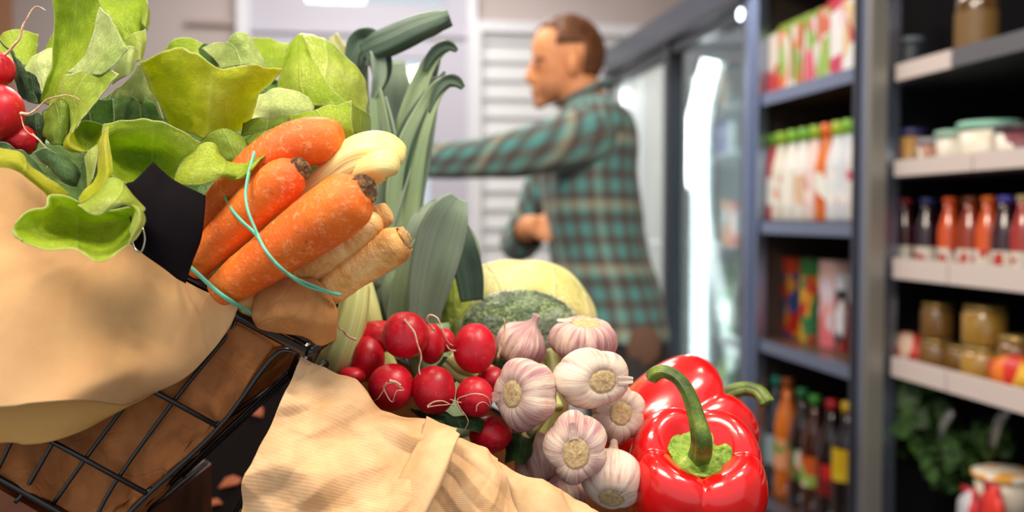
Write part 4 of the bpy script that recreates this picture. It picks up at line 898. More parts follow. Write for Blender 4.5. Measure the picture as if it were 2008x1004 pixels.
# ================================================================ LETTUCE
lh1 = thing('lettuce_head', P(420, 300, .68), 'big butterhead lettuce with wide yellow-green leaves behind the carrots', 'lettuce')
lh2 = thing('lettuce_head', P(160, 260, .66), 'tall upright lettuce head at the left, behind the red radishes', 'lettuce')
LV = [
 # dark background fillers deep in the heads, shade put into their green
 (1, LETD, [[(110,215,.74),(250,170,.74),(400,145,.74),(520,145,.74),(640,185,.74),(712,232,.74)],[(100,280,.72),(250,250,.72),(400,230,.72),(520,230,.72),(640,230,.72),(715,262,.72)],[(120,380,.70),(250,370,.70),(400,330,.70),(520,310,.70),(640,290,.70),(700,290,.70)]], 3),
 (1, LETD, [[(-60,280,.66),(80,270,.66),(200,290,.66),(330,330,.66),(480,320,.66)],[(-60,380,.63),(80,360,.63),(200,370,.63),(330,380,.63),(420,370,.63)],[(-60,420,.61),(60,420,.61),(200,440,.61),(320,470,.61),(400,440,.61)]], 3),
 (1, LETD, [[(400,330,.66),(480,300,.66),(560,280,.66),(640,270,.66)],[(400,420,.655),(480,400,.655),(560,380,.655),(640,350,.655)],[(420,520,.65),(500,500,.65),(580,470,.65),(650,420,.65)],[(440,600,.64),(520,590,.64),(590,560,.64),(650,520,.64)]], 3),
 # back row of the big head
 (1, LET, [[(322,98,.735),(350,84,.73),(376,79,.73),(400,84,.73),(428,92,.735),(465,120,.74)],[(335,130,.72),(360,118,.72),(380,115,.72),(410,118,.72),(440,124,.72),(480,135,.73)],[(345,170,.70),(370,160,.70),(400,160,.70),(430,160,.70),(460,165,.70),(490,170,.70)]], 2),
 (1, LETP, [[(398,96,.70),(425,86,.695),(444,82,.69),(462,64,.685),(484,66,.69)],[(415,112,.695),(440,104,.69),(462,96,.685),(482,95,.682),(500,98,.69)],[(432,134,.69),(455,130,.685),(475,128,.68),(498,128,.68),(522,134,.69)]], 1.2),
 (1, LET, [[(484,78,.75),(500,73,.75),(525,73,.75),(550,80,.75),(580,90,.75)],[(500,110,.74),(518,106,.74),(535,106,.74),(553,110,.74),(575,118,.74)],[(512,140,.73),(528,138,.73),(542,138,.73),(555,142,.73),(570,148,.73)]], 1.5),
 (1, LETD, [[(386,95,.715),(402,86,.71),(414,90,.71),(425,98,.71)],[(392,118,.71),(410,112,.705),(428,114,.70),(448,122,.70)],[(410,138,.705),(430,130,.70),(450,128,.70),(478,136,.70)]], 1),
 (1, LETO, [[(562,95,.71),(590,62,.705),(640,82,.70),(692,120,.70),(718,180,.705)],[(556,130,.70),(592,105,.685),(640,125,.675),(684,165,.68),(724,215,.695)],[(552,175,.69),(590,160,.67),(630,175,.655),(675,205,.66),(724,244,.685)],[(552,215,.68),(590,212,.665),(630,215,.65),(670,225,.65),(712,262,.675)]], 1.6),
 (1, LET, [[(578,78,.690),(584,70,.690),(590,70,.690),(594,78,.688)],[(556,122,.680),(574,112,.672),(600,118,.665),(618,128,.666)],[(546,168,.675),(572,158,.660),(608,168,.652),(648,172,.655)],[(548,205,.672),(580,205,.655),(630,208,.648),(684,204,.652)]], 1),
 (1, LETP, [[(492,192,.652),(515,180,.648),(535,176,.645),(562,178,.645),(590,188,.648),(616,206,.655)],[(486,220,.645),(515,208,.638),(540,205,.634),(565,208,.634),(590,212,.638),(612,220,.645)],[(482,250,.64),(515,244,.635),(540,240,.632),(565,238,.632),(588,236,.635),(606,232,.642)]], 1.6),
 (1, LETY, [[(272,124,.632),(312,103,.622),(352,93,.612),(392,108,.605),(430,130,.604),(470,133,.604),(508,126,.606),(552,132,.618)],[(286,152,.638),(320,140,.628),(356,135,.615),(394,145,.607),(430,158,.604),(466,160,.605),(500,155,.610),(536,158,.622)],[(305,190,.645),(330,186,.636),(362,182,.622),(395,190,.613),(428,198,.610),(460,198,.612),(488,195,.618),(514,188,.630)],[(325,228,.652),(342,226,.642),(368,226,.63),(398,232,.622),(424,238,.618),(450,236,.62),(474,230,.626),(496,220,.636)],[(336,252,.66),(350,256,.65),(372,262,.64),(398,272,.63),(422,276,.628),(445,268,.63),(464,258,.636),(482,250,.645)]], 2.0),
 (1, LETP, [[(268,126,.655),(285,128,.652),(310,124,.65)],[(248,160,.660),(275,155,.655),(302,160,.65)],[(218,186,.668),(258,188,.66),(310,200,.652)],[(215,212,.672),(262,214,.664),(322,235,.655)]], 1.6),
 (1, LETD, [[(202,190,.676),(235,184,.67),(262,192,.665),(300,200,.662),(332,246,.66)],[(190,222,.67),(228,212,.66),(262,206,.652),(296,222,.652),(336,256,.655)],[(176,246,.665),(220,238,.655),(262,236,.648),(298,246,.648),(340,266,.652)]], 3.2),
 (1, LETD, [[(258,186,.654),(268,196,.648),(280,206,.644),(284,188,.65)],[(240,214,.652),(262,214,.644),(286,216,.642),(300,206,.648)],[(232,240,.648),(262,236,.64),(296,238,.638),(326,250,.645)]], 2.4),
 (1, LETB, [[(480,243,.632),(505,236,.628),(525,232,.626),(548,226,.626),(570,224,.63)],[(474,254,.628),(500,250,.622),(522,246,.62),(545,240,.62),(568,238,.625)],[(470,262,.626),(500,262,.62),(522,260,.618),(545,255,.618),(568,252,.624)]], 1.4),
 (1, LET, [[(566,226,.624),(590,220,.618),(620,214,.614),(655,206,.614),(690,198,.616)],[(572,244,.618),(600,236,.610),(628,230,.606),(658,225,.606),(690,222,.610)],[(574,262,.616),(604,256,.608),(632,252,.604),(660,250,.604),(692,252,.608)],[(560,282,.62),(600,280,.612),(635,276,.608),(665,272,.608),(696,266,.612)]], 1.0),
 (1, LETO, [[(688,198,.612),(698,208,.618),(712,218,.628),(726,228,.64)],[(690,228,.612),(700,234,.618),(714,240,.628),(728,246,.64)],[(684,256,.614),(698,258,.62),(714,260,.628),(726,262,.64)]], .8),
 (1, LETB, [[(392,280,.618),(412,262,.610),(438,254,.606),(462,258,.606),(482,268,.61)],[(406,294,.612),(428,284,.604),(450,280,.600),(470,282,.601),(488,288,.606)],[(420,312,.608),(442,308,.600),(462,306,.598),(478,306,.598),(498,300,.604)],[(432,322,.606),(452,325,.600),(470,324,.598),(486,318,.600),(505,306,.606)]], 1.2),
 (1, LETB, [[(478,276,.612),(498,264,.606),(520,256,.604),(545,246,.606),(566,242,.612)],[(484,294,.608),(505,284,.602),(526,276,.6),(546,270,.602),(566,268,.608)],[(488,316,.606),(508,306,.6),(528,298,.598),(546,292,.6),(562,290,.606)]], 1.2),
 (1, LET, [[(372,296,.598),(392,284,.592),(416,286,.590),(430,304,.592),(448,318,.592),(482,318,.590),(506,302,.590),(536,284,.596)],[(356,322,.592),(386,312,.584),(412,310,.580),(430,318,.580),(450,328,.580),(478,330,.580),(500,314,.578),(532,290,.592)],[(344,344,.588),(374,342,.578),(404,338,.574),(426,336,.573),(448,340,.574),(470,344,.576),(494,330,.572),(528,298,.588)],[(338,360,.586),(368,364,.577),(398,362,.573),(420,354,.572),(440,346,.574),(456,352,.577),(480,346,.574),(514,316,.584)]], 1.2),
 (1, LET, [[(206,246,.592),(238,236,.584),(270,232,.580),(300,238,.578),(330,250,.580),(362,262,.584),(394,281,.592)],[(200,268,.590),(235,262,.588),(268,262,.586),(300,266,.586),(330,274,.586),(356,284,.588),(384,296,.592)],[(208,296,.590),(238,292,.604),(268,292,.610),(298,296,.612),(326,304,.608),(350,314,.600),(370,322,.594)],[(212,326,.586),(242,326,.602),(270,328,.608),(298,334,.610),(322,342,.606),(342,350,.600),(358,354,.594)],[(218,352,.575),(244,360,.582),(270,368,.586),(296,376,.584),(320,384,.584),(338,384,.586),(352,376,.588)]], 1.8),
 # curled ribbon and hanging leaf in front
 (1, LETY, [[(200,258,.582),(206,250,.578),(212,246,.578)],[(192,282,.578),(204,280,.570),(214,278,.572)],[(190,312,.574),(206,312,.564),(220,314,.566)],[(192,338,.568),(208,340,.558),(220,338,.560)],[(184,358,.562),(198,366,.552),(210,362,.556)],[(166,372,.556),(178,388,.548),(188,394,.550)],[(152,388,.554),(156,398,.548),(164,408,.548)]], .8),
 (1, LETO, [[(194,284,.580),(182,294,.578),(168,308,.580)],[(194,310,.574),(182,318,.574),(172,330,.578)],[(190,334,.572),(182,342,.574),(174,352,.578)],[(184,352,.57),(178,360,.572),(174,368,.576)]], .8),
 (1, LETO, [[(206,372,0.542),(216,356,0.540),(232,354,0.539),(252,372,0.540),(268,388,0.543),(281,410,0.546)],[(186,388,0.536),(204,376,0.530),(226,374,0.527),(246,384,0.528),(264,398,0.533),(280,416,0.541)],[(166,398,0.532),(188,396,0.524),(212,394,0.521),(234,398,0.522),(254,404,0.528),(274,414,0.536)],[(152,402,0.530),(170,416,0.524),(190,422,0.521),(212,414,0.521),(236,402,0.524),(258,401,0.532)]], .9),
 (1, LET, [[(24,448,0.522),(44,424,0.528),(66,412,0.534),(90,402,0.540),(98,384,0.544),(130,388,0.548),(160,398,0.552),(200,410,0.554),(240,408,0.552),(274,406,0.544)],[(24,450,0.520),(54,436,0.534),(84,430,0.550),(110,424,0.560),(134,420,0.566),(160,424,0.572),(190,430,0.576),(222,430,0.572),(252,430,0.560),(280,420,0.540)],[(26,454,0.519),(58,452,0.536),(88,454,0.552),(114,454,0.562),(138,454,0.568),(162,458,0.572),(188,462,0.574),(216,462,0.570),(246,456,0.558),(280,434,0.536)],[(32,464,0.518),(60,470,0.528),(90,476,0.536),(118,476,0.542),(142,478,0.546),(164,486,0.548),(188,496,0.546),(214,494,0.546),(242,478,0.544),(272,454,0.532)],[(40,472,0.519),(64,482,0.518),(92,490,0.515),(120,489,0.514),(144,488,0.513),(164,498,0.511),(186,513,0.510),(208,512,0.514),(236,490,0.524),(266,466,0.529)]], .9),
 (1, LETO, [[(256,401,0.530),(266,404,0.528),(276,410,0.528),(283,424,0.530)],[(262,406,0.526),(270,410,0.522),(277,420,0.522),(282,436,0.524)],[(266,416,0.526),(271,424,0.520),(273,438,0.518),(272,454,0.520)],[(256,452,0.524),(258,464,0.520),(254,474,0.518),(250,482,0.518)]], .5),
 (1, LETY, [[(-60,286,.560),(-10,292,.556),(20,296,.552),(42,302,.552),(62,324,.554),(85,344,.558),(108,360,.562),(136,382,.568)],[(-60,306,.552),(-10,310,.548),(18,312,.545),(40,320,.545),(60,340,.547),(80,358,.550),(98,374,.556),(118,392,.564)],[(-60,326,.550),(-10,328,.547),(16,330,.545),(38,338,.546),(58,354,.548),(76,368,.551),(90,380,.556),(100,394,.562)]], .9),
 # left upright head
 (2, LET, [[(-30,82,.72),(0,72,.715),(16,64,.71),(36,61,.71),(58,64,.71),(75,68,.715)],[(-30,100,.71),(0,96,.705),(18,92,.70),(36,90,.70),(56,92,.70),(74,96,.705)],[(-20,130,.70),(4,128,.695),(20,126,.69),(36,126,.69),(52,128,.69),(66,130,.695)]], 1.2),
 (2, LETP, [[(50,124,.69),(60,110,.685),(76,100,.682),(92,94,.682),(108,92,.685)],[(48,142,.68),(62,134,.675),(76,126,.672),(92,122,.672),(106,122,.676)],[(62,176,.672),(72,166,.668),(82,160,.665),(93,158,.665),(104,160,.67)],[(76,196,.668),(82,190,.662),(88,186,.66),(94,184,.66),(100,186,.665)]], 1.5),
 (2, LET, [[(84,104,.70),(92,88,.70),(104,68,.70),(112,66,.70)],[(84,108,.695),(94,104,.695),(104,98,.695),(112,96,.695)],[(92,120,.69),(98,118,.69),(106,116,.69),(112,114,.69)]], .8),
 (2, LET, [[(180,-30,.70),(212,-14,.70),(240,-20,.70),(268,-14,.70),(288,-2,.705)],[(190,10,.69),(216,14,.69),(242,16,.69),(266,18,.69),(290,26,.695)],[(206,44,.685),(226,46,.68),(246,48,.68),(266,48,.68),(286,50,.69)],[(232,78,.68),(246,80,.675),(258,76,.675),(270,68,.675),(280,62,.685)]], 1.8),
 (2, LETO, [[(244,82,.672),(258,70,.67),(272,62,.67),(284,58,.676)],[(252,98,.668),(264,92,.665),(276,88,.665),(287,86,.67)],[(262,122,.665),(270,120,.662),(276,118,.662),(282,116,.668)]], 1.0),
 (2, LETO, [[(286,0,.688),(290,8,.684),(294,22,.686)],[(283,24,.684),(288,32,.680),(293,42,.684)],[(279,46,.68),(284,52,.676),(289,60,.68)]], .6),
 (2, LETP, [[(224,128,.656),(236,104,.652),(250,92,.65),(262,92,.65),(269,102,.655)],[(224,146,.652),(236,132,.646),(248,122,.644),(258,118,.645),(268,118,.65)],[(222,166,.65),(232,158,.645),(242,152,.642),(252,146,.642),(262,136,.648)]], .8),
 (2, LET, [[(108,-30,.632),(128,-32,.626),(150,-28,.622),(174,-16,.620),(202,18,.618)],[(106,6,.635),(128,4,.632),(150,6,.628),(174,14,.624),(200,26,.617)],[(106,46,.636),(124,48,.638),(144,52,.634),(166,58,.628),(188,66,.618)],[(104,90,.634),(118,92,.638),(134,96,.636),(150,102,.630),(166,112,.620)],[(100,130,.634),(110,132,.636),(120,136,.634),(132,142,.630),(144,148,.622)],[(90,168,.634),(97,170,.634),(104,174,.632),(111,178,.630),(118,182,.626)],[(78,200,.636),(82,202,.636),(88,204,.634),(94,206,.632),(100,208,.630)]], 1.4),
 (2, LETP, [[(200,16,.618),(206,22,.614),(212,28,.611),(218,36,.609),(226,50,.608)],[(194,40,.617),(206,44,.612),(217,50,.608),(228,56,.605),(238,70,.604)],[(184,72,.617),(200,74,.612),(216,78,.607),(232,82,.602),(248,92,.600)],[(166,110,.619),(182,110,.613),(200,112,.607),(218,114,.602),(236,110,.600)],[(138,146,.624),(156,146,.617),(176,146,.610),(198,146,.603),(221,132,.600)]], 1.6),
 (2, LETO, [[(120,160,.628),(142,144,.620),(170,132,.611),(200,128,.604),(232,143,.598)],[(104,186,.630),(128,174,.620),(158,164,.611),(190,158,.603),(222,160,.597)],[(100,206,.630),(122,198,.620),(148,190,.611),(176,184,.603),(204,180,.597)],[(110,226,.628),(128,222,.618),(148,214,.609),(166,208,.602),(184,202,.596)],[(122,252,.624),(134,246,.614),(146,238,.606),(156,232,.600),(164,224,.595)],[(124,276,.620),(132,270,.610),(139,262,.602),(146,254,.597),(150,246,.594)]], 1.6),
 (2, LETY, [[(150,244,.600),(142,256,.592),(132,270,.590),(124,282,.594)],[(148,262,.602),(140,270,.592),(133,280,.588),(126,290,.592)],[(156,284,.600),(148,286,.592),(142,290,.588),(138,297,.590)],[(172,296,.598),(166,297,.592),(160,298,.590),(156,300,.592)]], .6),
 (2, LET, [[(146,246,.610),(164,240,.612),(184,242,.612),(206,246,.606)],[(142,266,.606),(162,262,.616),(182,262,.616),(202,266,.604)],[(146,282,.602),(162,280,.612),(180,280,.611),(197,278,.602)],[(152,290,.598),(162,297,.598),(176,297,.598),(190,287,.598)]], .9),
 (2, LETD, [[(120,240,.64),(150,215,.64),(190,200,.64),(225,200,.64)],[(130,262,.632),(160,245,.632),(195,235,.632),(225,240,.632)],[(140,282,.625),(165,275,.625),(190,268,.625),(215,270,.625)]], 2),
]
for i, (h, mt, rows, rf) in enumerate(LV):
    patch('leaf', rows, mt, lh1 if h == 1 else lh2, 44, 40, .0006, .0016 * rf, 48, i + 1)

# ================================================================ CARROT BUNDLE
def taproot(name, pts, rad, mat, label, cat, group=None, seg=36, n=60, bump=.035, seed=0, end_round=True, crown=None, ring=0, cm=None):
    c0 = P(*pts[0]); t = thing(name, c0, label, cat, group)
    sp = spl([P(*p) for p in pts], n); rr = [S(r, .6) for r in splf(rad, n)]
    if end_round:
        k = 6
        for i in range(k): x = 1 - (i + .3) / k; rr[n-1-i] = rr[n-1-i] * math.sqrt(max(.02, 1 - (1 - (i + .25) / k) ** 2))
        for i in range(5): rr[i] = rr[i] * math.sqrt(max(.05, 1 - (1 - (i + 1.2) / 6) ** 2.4))
    fn = lambda th, v: 1 + bump * noise.noise(V((math.cos(th) * 1.3, math.sin(th) * 1.3, v * 7 + seed * 3.7))) + bump * .5 * noise.noise(V((math.cos(th) * 3, math.sin(th) * 3, v * 40 + seed))) - ring * abs(noise.noise(V((v * 46, seed * 2.2, math.sin(th) * .3)))) ** 2
    wk(G().sweep(sp, rr, seg, fn=fn), 'root_body', mat, t)
    if crown:
        (cx, cy, cd_), (dx, dy, dd), rc = crown
        c = P(cx, cy, cd_); ax = (P(cx + dx, cy + dy, cd_ + dd) - c).normalized(); Rm = ax.to_track_quat('Z', 'Y').to_matrix(); rc = S(rc, .6)
        g = G(); nn = 30; prof = [(rc * 1.02, -.0022), (rc * 1.0, .0006), (rc * .9, .0016), (rc * .72, .0012), (rc * .58, .0022), (rc * .42, .0030), (rc * .22, .0034), (.0002, .0036)]
        g.lathe(prof, nn, fn=lambda th, q, r, z: (r * (1 + .10 * noise.noise(V((math.cos(th) * 3, math.sin(th) * 3, r * 300 + seed)))), z + .0016 * noise.noise(V((math.cos(th) * r * 900, math.sin(th) * r * 900, seed)))))
        g.v = [c + Rm @ v for v in g.v]; wk(g, 'crown', cm or CRN, t)
    return t
taproot('carrot', [(430, 572, .590), (470, 545, .584), (520, 510, .577), (580, 467, .570), (640, 425, .563), (680, 396, .559), (702, 381, .557), (716, 372, .5555)], [30, 41, 47, 52, 57, 55, 44, 24], CAR, 'largest front carrot with a wide brown crown, lying across the bundle', 'carrot', 'carrots', seed=1, end_round=False, crown=((714, 371, .5555), (1, -.62, -.00036), 29))
taproot('carrot', [(380, 524, .605), (420, 483, .597), (465, 438, .591), (510, 394, .585), (548, 361, .580), (572, 343, .578), (588, 333, .577)], [30, 35, 40, 43, 44, 38, 20], CAR, 'slimmer carrot with dark crown between the top carrot and the largest one', 'carrot', 'carrots', seed=2, end_round=False, crown=((588, 331, .577), (1, -.55, -.00036), 23))
taproot('carrot', [(400, 440, .612), (440, 395, .608), (490, 342, .602), (540, 304, .599), (590, 282, .598), (636, 276, .599), (676, 280, .602)], [30, 38, 42, 46, 48, 46, 34], CAR, 'uppermost carrot with rounded orange end under the lettuce', 'carrot', 'carrots', seed=3, ring=.02)
taproot('carrot', [(350, 500, .630), (390, 460, .632), (430, 415, .636), (480, 360, .64)], [26, 34, 36, 34], CAR, 'shaded carrot mostly hidden behind the slim one at the left', 'carrot', 'carrots', seed=4)
taproot('parsnip', [(560, 565, .600), (610, 530, .597), (665, 488, .594), (712, 452, .590), (744, 424, .588)], [22, 27, 30, 29, 21], PAR, 'brown-ringed parsnip directly below the largest carrot', 'parsnip', 'parsnips', seed=5, ring=.06, bump=.03)
taproot('parsnip', [(610, 592, .602), (650, 567, .599), (700, 530, .596), (745, 500, .592), (775, 480, .590), (792, 468, .589)], [24, 31, 34, 37, 38, 27], PAR, 'lowest parsnip with a rough cut top facing right', 'parsnip', 'parsnips', seed=6, ring=.06, bump=.05, end_round=False, crown=((793, 468, .589), (1, -.42, .0001), 25), cm=CRP)
taproot('parsnip', [(650, 500, .615), (700, 462, .612), (742, 428, .610), (768, 415, .61)], [20, 24, 26, 20], PAR, 'pale parsnip seen behind the other two', 'parsnip', 'parsnips', seed=7, bump=.03)
taproot('parsnip', [(470, 600, .604), (520, 590, .602), (570, 565, .601), (620, 540, .602)], [20, 26, 28, 24], PAR, 'parsnip under the largest carrot, its thin end behind the paper flap', 'parsnip', 'parsnips', seed=8, ring=.04)
# pale leek heart in the bundle, leaves folded over at the end
lk = thing('leek_stump', P(690, 320, .6), 'pale yellow leek stump with a rounded folded end above the big carrot', 'leek')
sp = spl([P(*p) for p in ((560, 410, .612), (610, 374, .608), (660, 342, .604), (700, 318, .600), (738, 310, .598), (764, 316, .598), (780, 326, .600))], 60)
rr = [S(r, .6) for r in splf([20, 26, 38, 48, 52, 46, 30], 60)]
for i_ in range(6): rr[59 - i_] *= math.sqrt(1 - (1 - (i_ + .3) / 6) ** 2)
fnl = lambda th, v: 1 + .10 * abs(math.sin(th * 3.5 + v * 1.0)) ** .45 * (0.3 + v) - .06 + .03 * noise.noise(V((math.cos(th) * 2, math.sin(th) * 2, v * 5)))
wk(G().sweep(sp, rr, 90, fn=fnl), 'shaft', LKW, lk)
wk(G().sweep(spl([P(*p) for p in ((690, 346, .592), (725, 330, .584), (758, 324, .580), (778, 334, .583))], 40), [S(r, .6) for r in splf([6, 24, 28, 12], 40)], 40, fn=lambda th, v: 1 + .05 * math.sin(th * 4)), 'folded_leaf', LKW, lk)
# rubber bands
rb = thing('rubber_band', P(500, 460, .57), 'mint green rubber band twisted around the carrots and parsnips', 'rubber band')
def bandline(pts, r0, n=60): 
    q = spl([P(*p) for p in pts], n)
    wk(G().sweep(q, [r0 * 1.0] * n, 10, flat=.55, up=cr), 'band_strand', BAND, rb)
bandline([(499, 300, .583), (488, 340, .572), (482, 380, .566), (487, 415, .5595), (500, 448, .5575), (508, 466, .556), (520, 490, .5455), (545, 520, .5455), (575, 545, .553), (600, 560, .568), (640, 572, .578), (668, 577, .583)], .0016)
bandline([(440, 368, .607), (443, 390, .594), (455, 412, .576), (475, 435, .5665), (500, 458, .562), (512, 476, .550), (528, 502, .545), (555, 530, .5465), (585, 548, .560), (615, 560, .571), (660, 578, .581)], .0015)
bandline([(355, 510, .60), (380, 530, .585), (405, 553, .580), (430, 575, .5735), (455, 592, .5755), (480, 606, .589), (498, 618, .597)], .0018)
# black card with a ring
ct = thing('card_tag', P(330, 440, .56), 'blank black card tag with a metal ring, hanging between lettuce and carrots', 'tag')
patch('card', [[(300, 318, .566), (318, 335, .566), (336, 350, .567), (360, 364, .568), (382, 374, .570), (403, 384, .572)], [(264, 354, .557), (288, 372, .557), (312, 390, .558), (344, 404, .560), (372, 416, .563), (400, 428, .567)], [(246, 366, .554), (272, 410, .553), (302, 440, .554), (332, 456, .556), (364, 468, .560), (394, 470, .565)], [(256, 430, .555), (280, 462, .555), (306, 484, .555), (332, 500, .557), (360, 508, .560), (378, 512, .564)], [(264, 482, .558), (284, 500, .557), (304, 514, .557), (326, 530, .558), (346, 546, .560), (364, 556, .562)]], TAG, ct, 30, 30, .0008, 0, 1)
wk(G().sweep(spl([P(*p) for p in ((258, 470, .552), (266, 490, .551), (278, 492, .551), (284, 470, .550), (280, 448, .550), (274, 438, .553))], 24), [.0006] * 24, 8), 'metal_ring', RING, ct)

# ================================================================ RADISHES
def rootlet(g, pts, r0, r1, n=30, wig=.0012, seed=0):
    q = spl([P(*p) for p in pts], n); q = [p + V((noise.noise(p * 120 + V((seed, 0, 0))), noise.noise(p * 120 + V((0, seed, 0))), noise.noise(p * 120 + V((0, 0, seed))))) * wig for p in q]
    g.sweep(q, [.72 * (r0 + (r1 - r0) * (i / (n - 1)) ** .55) for i in range(n)], 8)
def radish(px, py, d, rx, ry, label, group, roots=(), seed=0, tail=None, stub=None, fz=1.0):
    c = P(px, py, d); t = thing('radish', c, label, 'radish', group); a, b = S(rx, d), S(ry, d)
    fn = lambda q: 1 + .035 * noise.noise(q * 1.4 + V((seed * 3.1, 0, 0))) + .008 * noise.noise(q * 6)
    g = G(); g.ell((0, 0, 0), a, (a + b) / 2 * fz, b, 36, 24, fn=fn); g.v = [c + RX @ v for v in g.v]
    if tail:
        (tx, ty), L = tail; dirv = (cr * tx - cu * ty).normalized() if len(tail[0]) == 2 else None
        s0 = c + dirv * ((a if abs(tx) > abs(ty) else b) * .9); g.sweep([s0, s0 + dirv * L * .5, s0 + dirv * L], [S(rx, d) * .26, S(rx, d) * .12, .0012], 12)
    wk(g, 'radish_body', RAD, t)
    for k, rt in enumerate(roots):
        gr = G(); rootlet(gr, rt[0], rt[1], rt[2], seed=seed + k); wk(gr, 'root', RTL, t)
    return t
GR = 'radishes in the right basket'
radish(722, 703, .690, 33, 47, 'big radish at the left of the bunch, long root curling up over the paper flap', GR, [([(700, 665, .655), (690, 663, .652), (672, 650, .63), (655, 625, .60), (647, 600, .585), (650, 580, .580)], .0017, .0004)], 1, ((-1, -.65), .014), fz=1.0)
radish(745, 660, .700, 50, 32, 'radish peeking out behind the topmost one, dark thin root pointing up', GR, [([(712, 645, .69), (708, 620, .69), (706, 590, .69), (695, 560, .69)], .0012, .0004)], 2)
radish(795, 657, .662, 46, 47, 'topmost round radish with a long root hanging down across the bunch', GR, [([(793, 628, .648), (800, 634, .645), (812, 648, .644), (818, 672, .644), (826, 700, .644), (823, 728, .646), (838, 752, .645), (862, 776, .643), (905, 790, .646), (918, 793, .648)], .0013, .0005)], 3)
radish(845, 674, .690, 28, 40, 'dented radish squeezed right behind the topmost one', GR, [([(850, 648, .675), (838, 630, .672), (842, 617, .67), (858, 624, .67), (868, 650, .668), (880, 672, .668), (908, 684, .668)], .0014, .0004)], 4)
radish(872, 668, .715, 20, 24, 'small radish far behind, left of the shiny single radish', GR, [], 5)
radish(931, 683, .672, 43, 49, 'round glossy radish alone at the right, touching the garlic', GR, [([(898, 690, .664), (884, 686, .66), (876, 676, .66)], .0012, .0004)], 6)
radish(767, 759, .652, 45, 46, 'lower left radish with a curled tuft of roots on its face', GR, [([(770, 750, .632), (752, 758, .633), (758, 775, .634), (772, 790, .636), (776, 768, .633), (792, 766, .635), (782, 756, .632), (764, 746, .632)], .0009, .0004), ([(760, 748, .632), (748, 770, .634), (742, 782, .637), (728, 790, .645)], .0007, .0003), ([(764, 747, .631), (775, 750, .6305), (786, 757, .631)], .0018, .0009)], 7)
radish(850, 765, .652, 43, 48, 'lower middle radish with pale split roots near its base', GR, [([(838, 798, .634), (850, 790, .634), (868, 788, .636), (892, 796, .645)], .0012, .0004), ([(838, 798, .634), (856, 795, .634), (880, 792, .638)], .0010, .0003)], 8)
radish(931, 778, .655, 37, 40, 'lower right radish with a thin looping root, left of the big garlic', GR, [([(965, 800, .650), (955, 780, .643), (930, 772, .637), (900, 782, .642), (902, 800, .641), (918, 822, .645), (912, 840, .648), (898, 855, .65)], .0008, .0004), ([(932, 808, .638), (934, 795, .637), (945, 788, .638), (960, 796, .645)], .0006, .0003)], 9)
radish(964, 748, .685, 30, 30, 'shaded radish behind the lower right one', GR, [], 10)
radish(690, 738, .678, 28, 18, 'radish showing only its top over the edge of the striped paper', GR, [], 11)
radish(962, 852, .668, 42, 36, 'dark lower radish under the big garlic, above the paper', GR, [], 12)
GL_ = 'radishes in the lettuce'
radish(-4, 135, .620, 32, 34, 'upper radish at the left edge, its root rising in a hook', GL_, [([(10, 106, .612), (24, 94, .610), (40, 72, .608), (48, 45, .608), (62, 22, .608), (74, 13, .608), (90, 20, .608)], .0016, .0004)], 13)
radish(-2, 220, .606, 48, 54, 'largest radish at the left edge with a root curving right', GL_, [([(40, 222, .594), (58, 220, .59), (78, 208, .588), (100, 192, .587), (128, 187, .587), (158, 196, .587)], .0016, .0003), ([(40, 230, .594), (48, 250, .593), (66, 268, .593), (84, 282, .593)], .0006, .0003)], 14)
radish(36, 276, .618, 36, 32, 'lowest radish at the left edge, partly behind the largest', GL_, [([(62, 262, .606), (85, 280, .60), (96, 300, .598), (92, 330, .598)], .0006, .0003)], 15)
rlf = thing('radish_greens', P(80, 250, .63), 'dark crinkled radish leaves between the radishes and the lettuce', 'leaves')
for k, rows in enumerate((
    [[(-10,72,.645),(8,88,.64),(24,104,.635),(40,122,.632)],[(20,110,.64),(30,122,.634),(40,132,.63),(56,146,.63)],[(30,150,.636),(42,158,.63),(54,168,.628),(68,176,.63)],[(38,190,.634),(50,196,.63),(62,202,.628),(74,204,.63)]],
    [[(44,138,.65),(56,140,.645),(68,148,.642),(78,166,.645)],[(52,168,.645),(60,172,.64),(70,178,.638),(79,188,.642)],[(58,200,.642),(66,202,.638),(72,204,.636),(78,204,.64)]],
    [[(82,222,.622),(98,206,.616),(118,196,.612),(136,204,.615)],[(86,244,.618),(104,234,.610),(122,226,.608),(140,232,.612)],[(80,264,.616),(98,262,.608),(116,256,.606),(132,262,.610)],[(92,280,.614),(104,284,.608),(116,284,.606),(122,290,.610)]],
    [[(46,232,.632),(62,222,.628),(76,222,.626),(90,232,.628)],[(48,256,.628),(64,250,.622),(78,250,.62),(92,258,.624)],[(56,282,.626),(70,280,.62),(82,280,.618),(92,286,.622)]],
    [[(0,284,.585),(18,282,.58),(40,294,.578),(62,312,.578),(84,332,.58)],[(-4,296,.582),(20,300,.575),(46,312,.572),(72,330,.573),(96,348,.576)],[(10,304,.582),(34,314,.575),(58,330,.572),(80,346,.573),(98,358,.576)]],
    [[(66,298,.592),(88,290,.588),(112,296,.586),(136,308,.586),(156,324,.59)],[(78,318,.586),(98,314,.58),(120,320,.577),(142,328,.578),(161,342,.584)],[(96,338,.583),(112,340,.576),(128,346,.574),(146,352,.576),(158,352,.584)],[(112,350,.583),(122,356,.578),(134,362,.576),(146,366,.578),(152,362,.584)]])):
    patch('leaf', rows, LETB if k == 2 else RADL, rlf, 34, 30, .0006, .0022, 60, 40 + k)
rg2 = thing('radish_greens', P(930, 830, .66), 'green radish stalks and dark leaves at the base of the radish bunch', 'leaves')
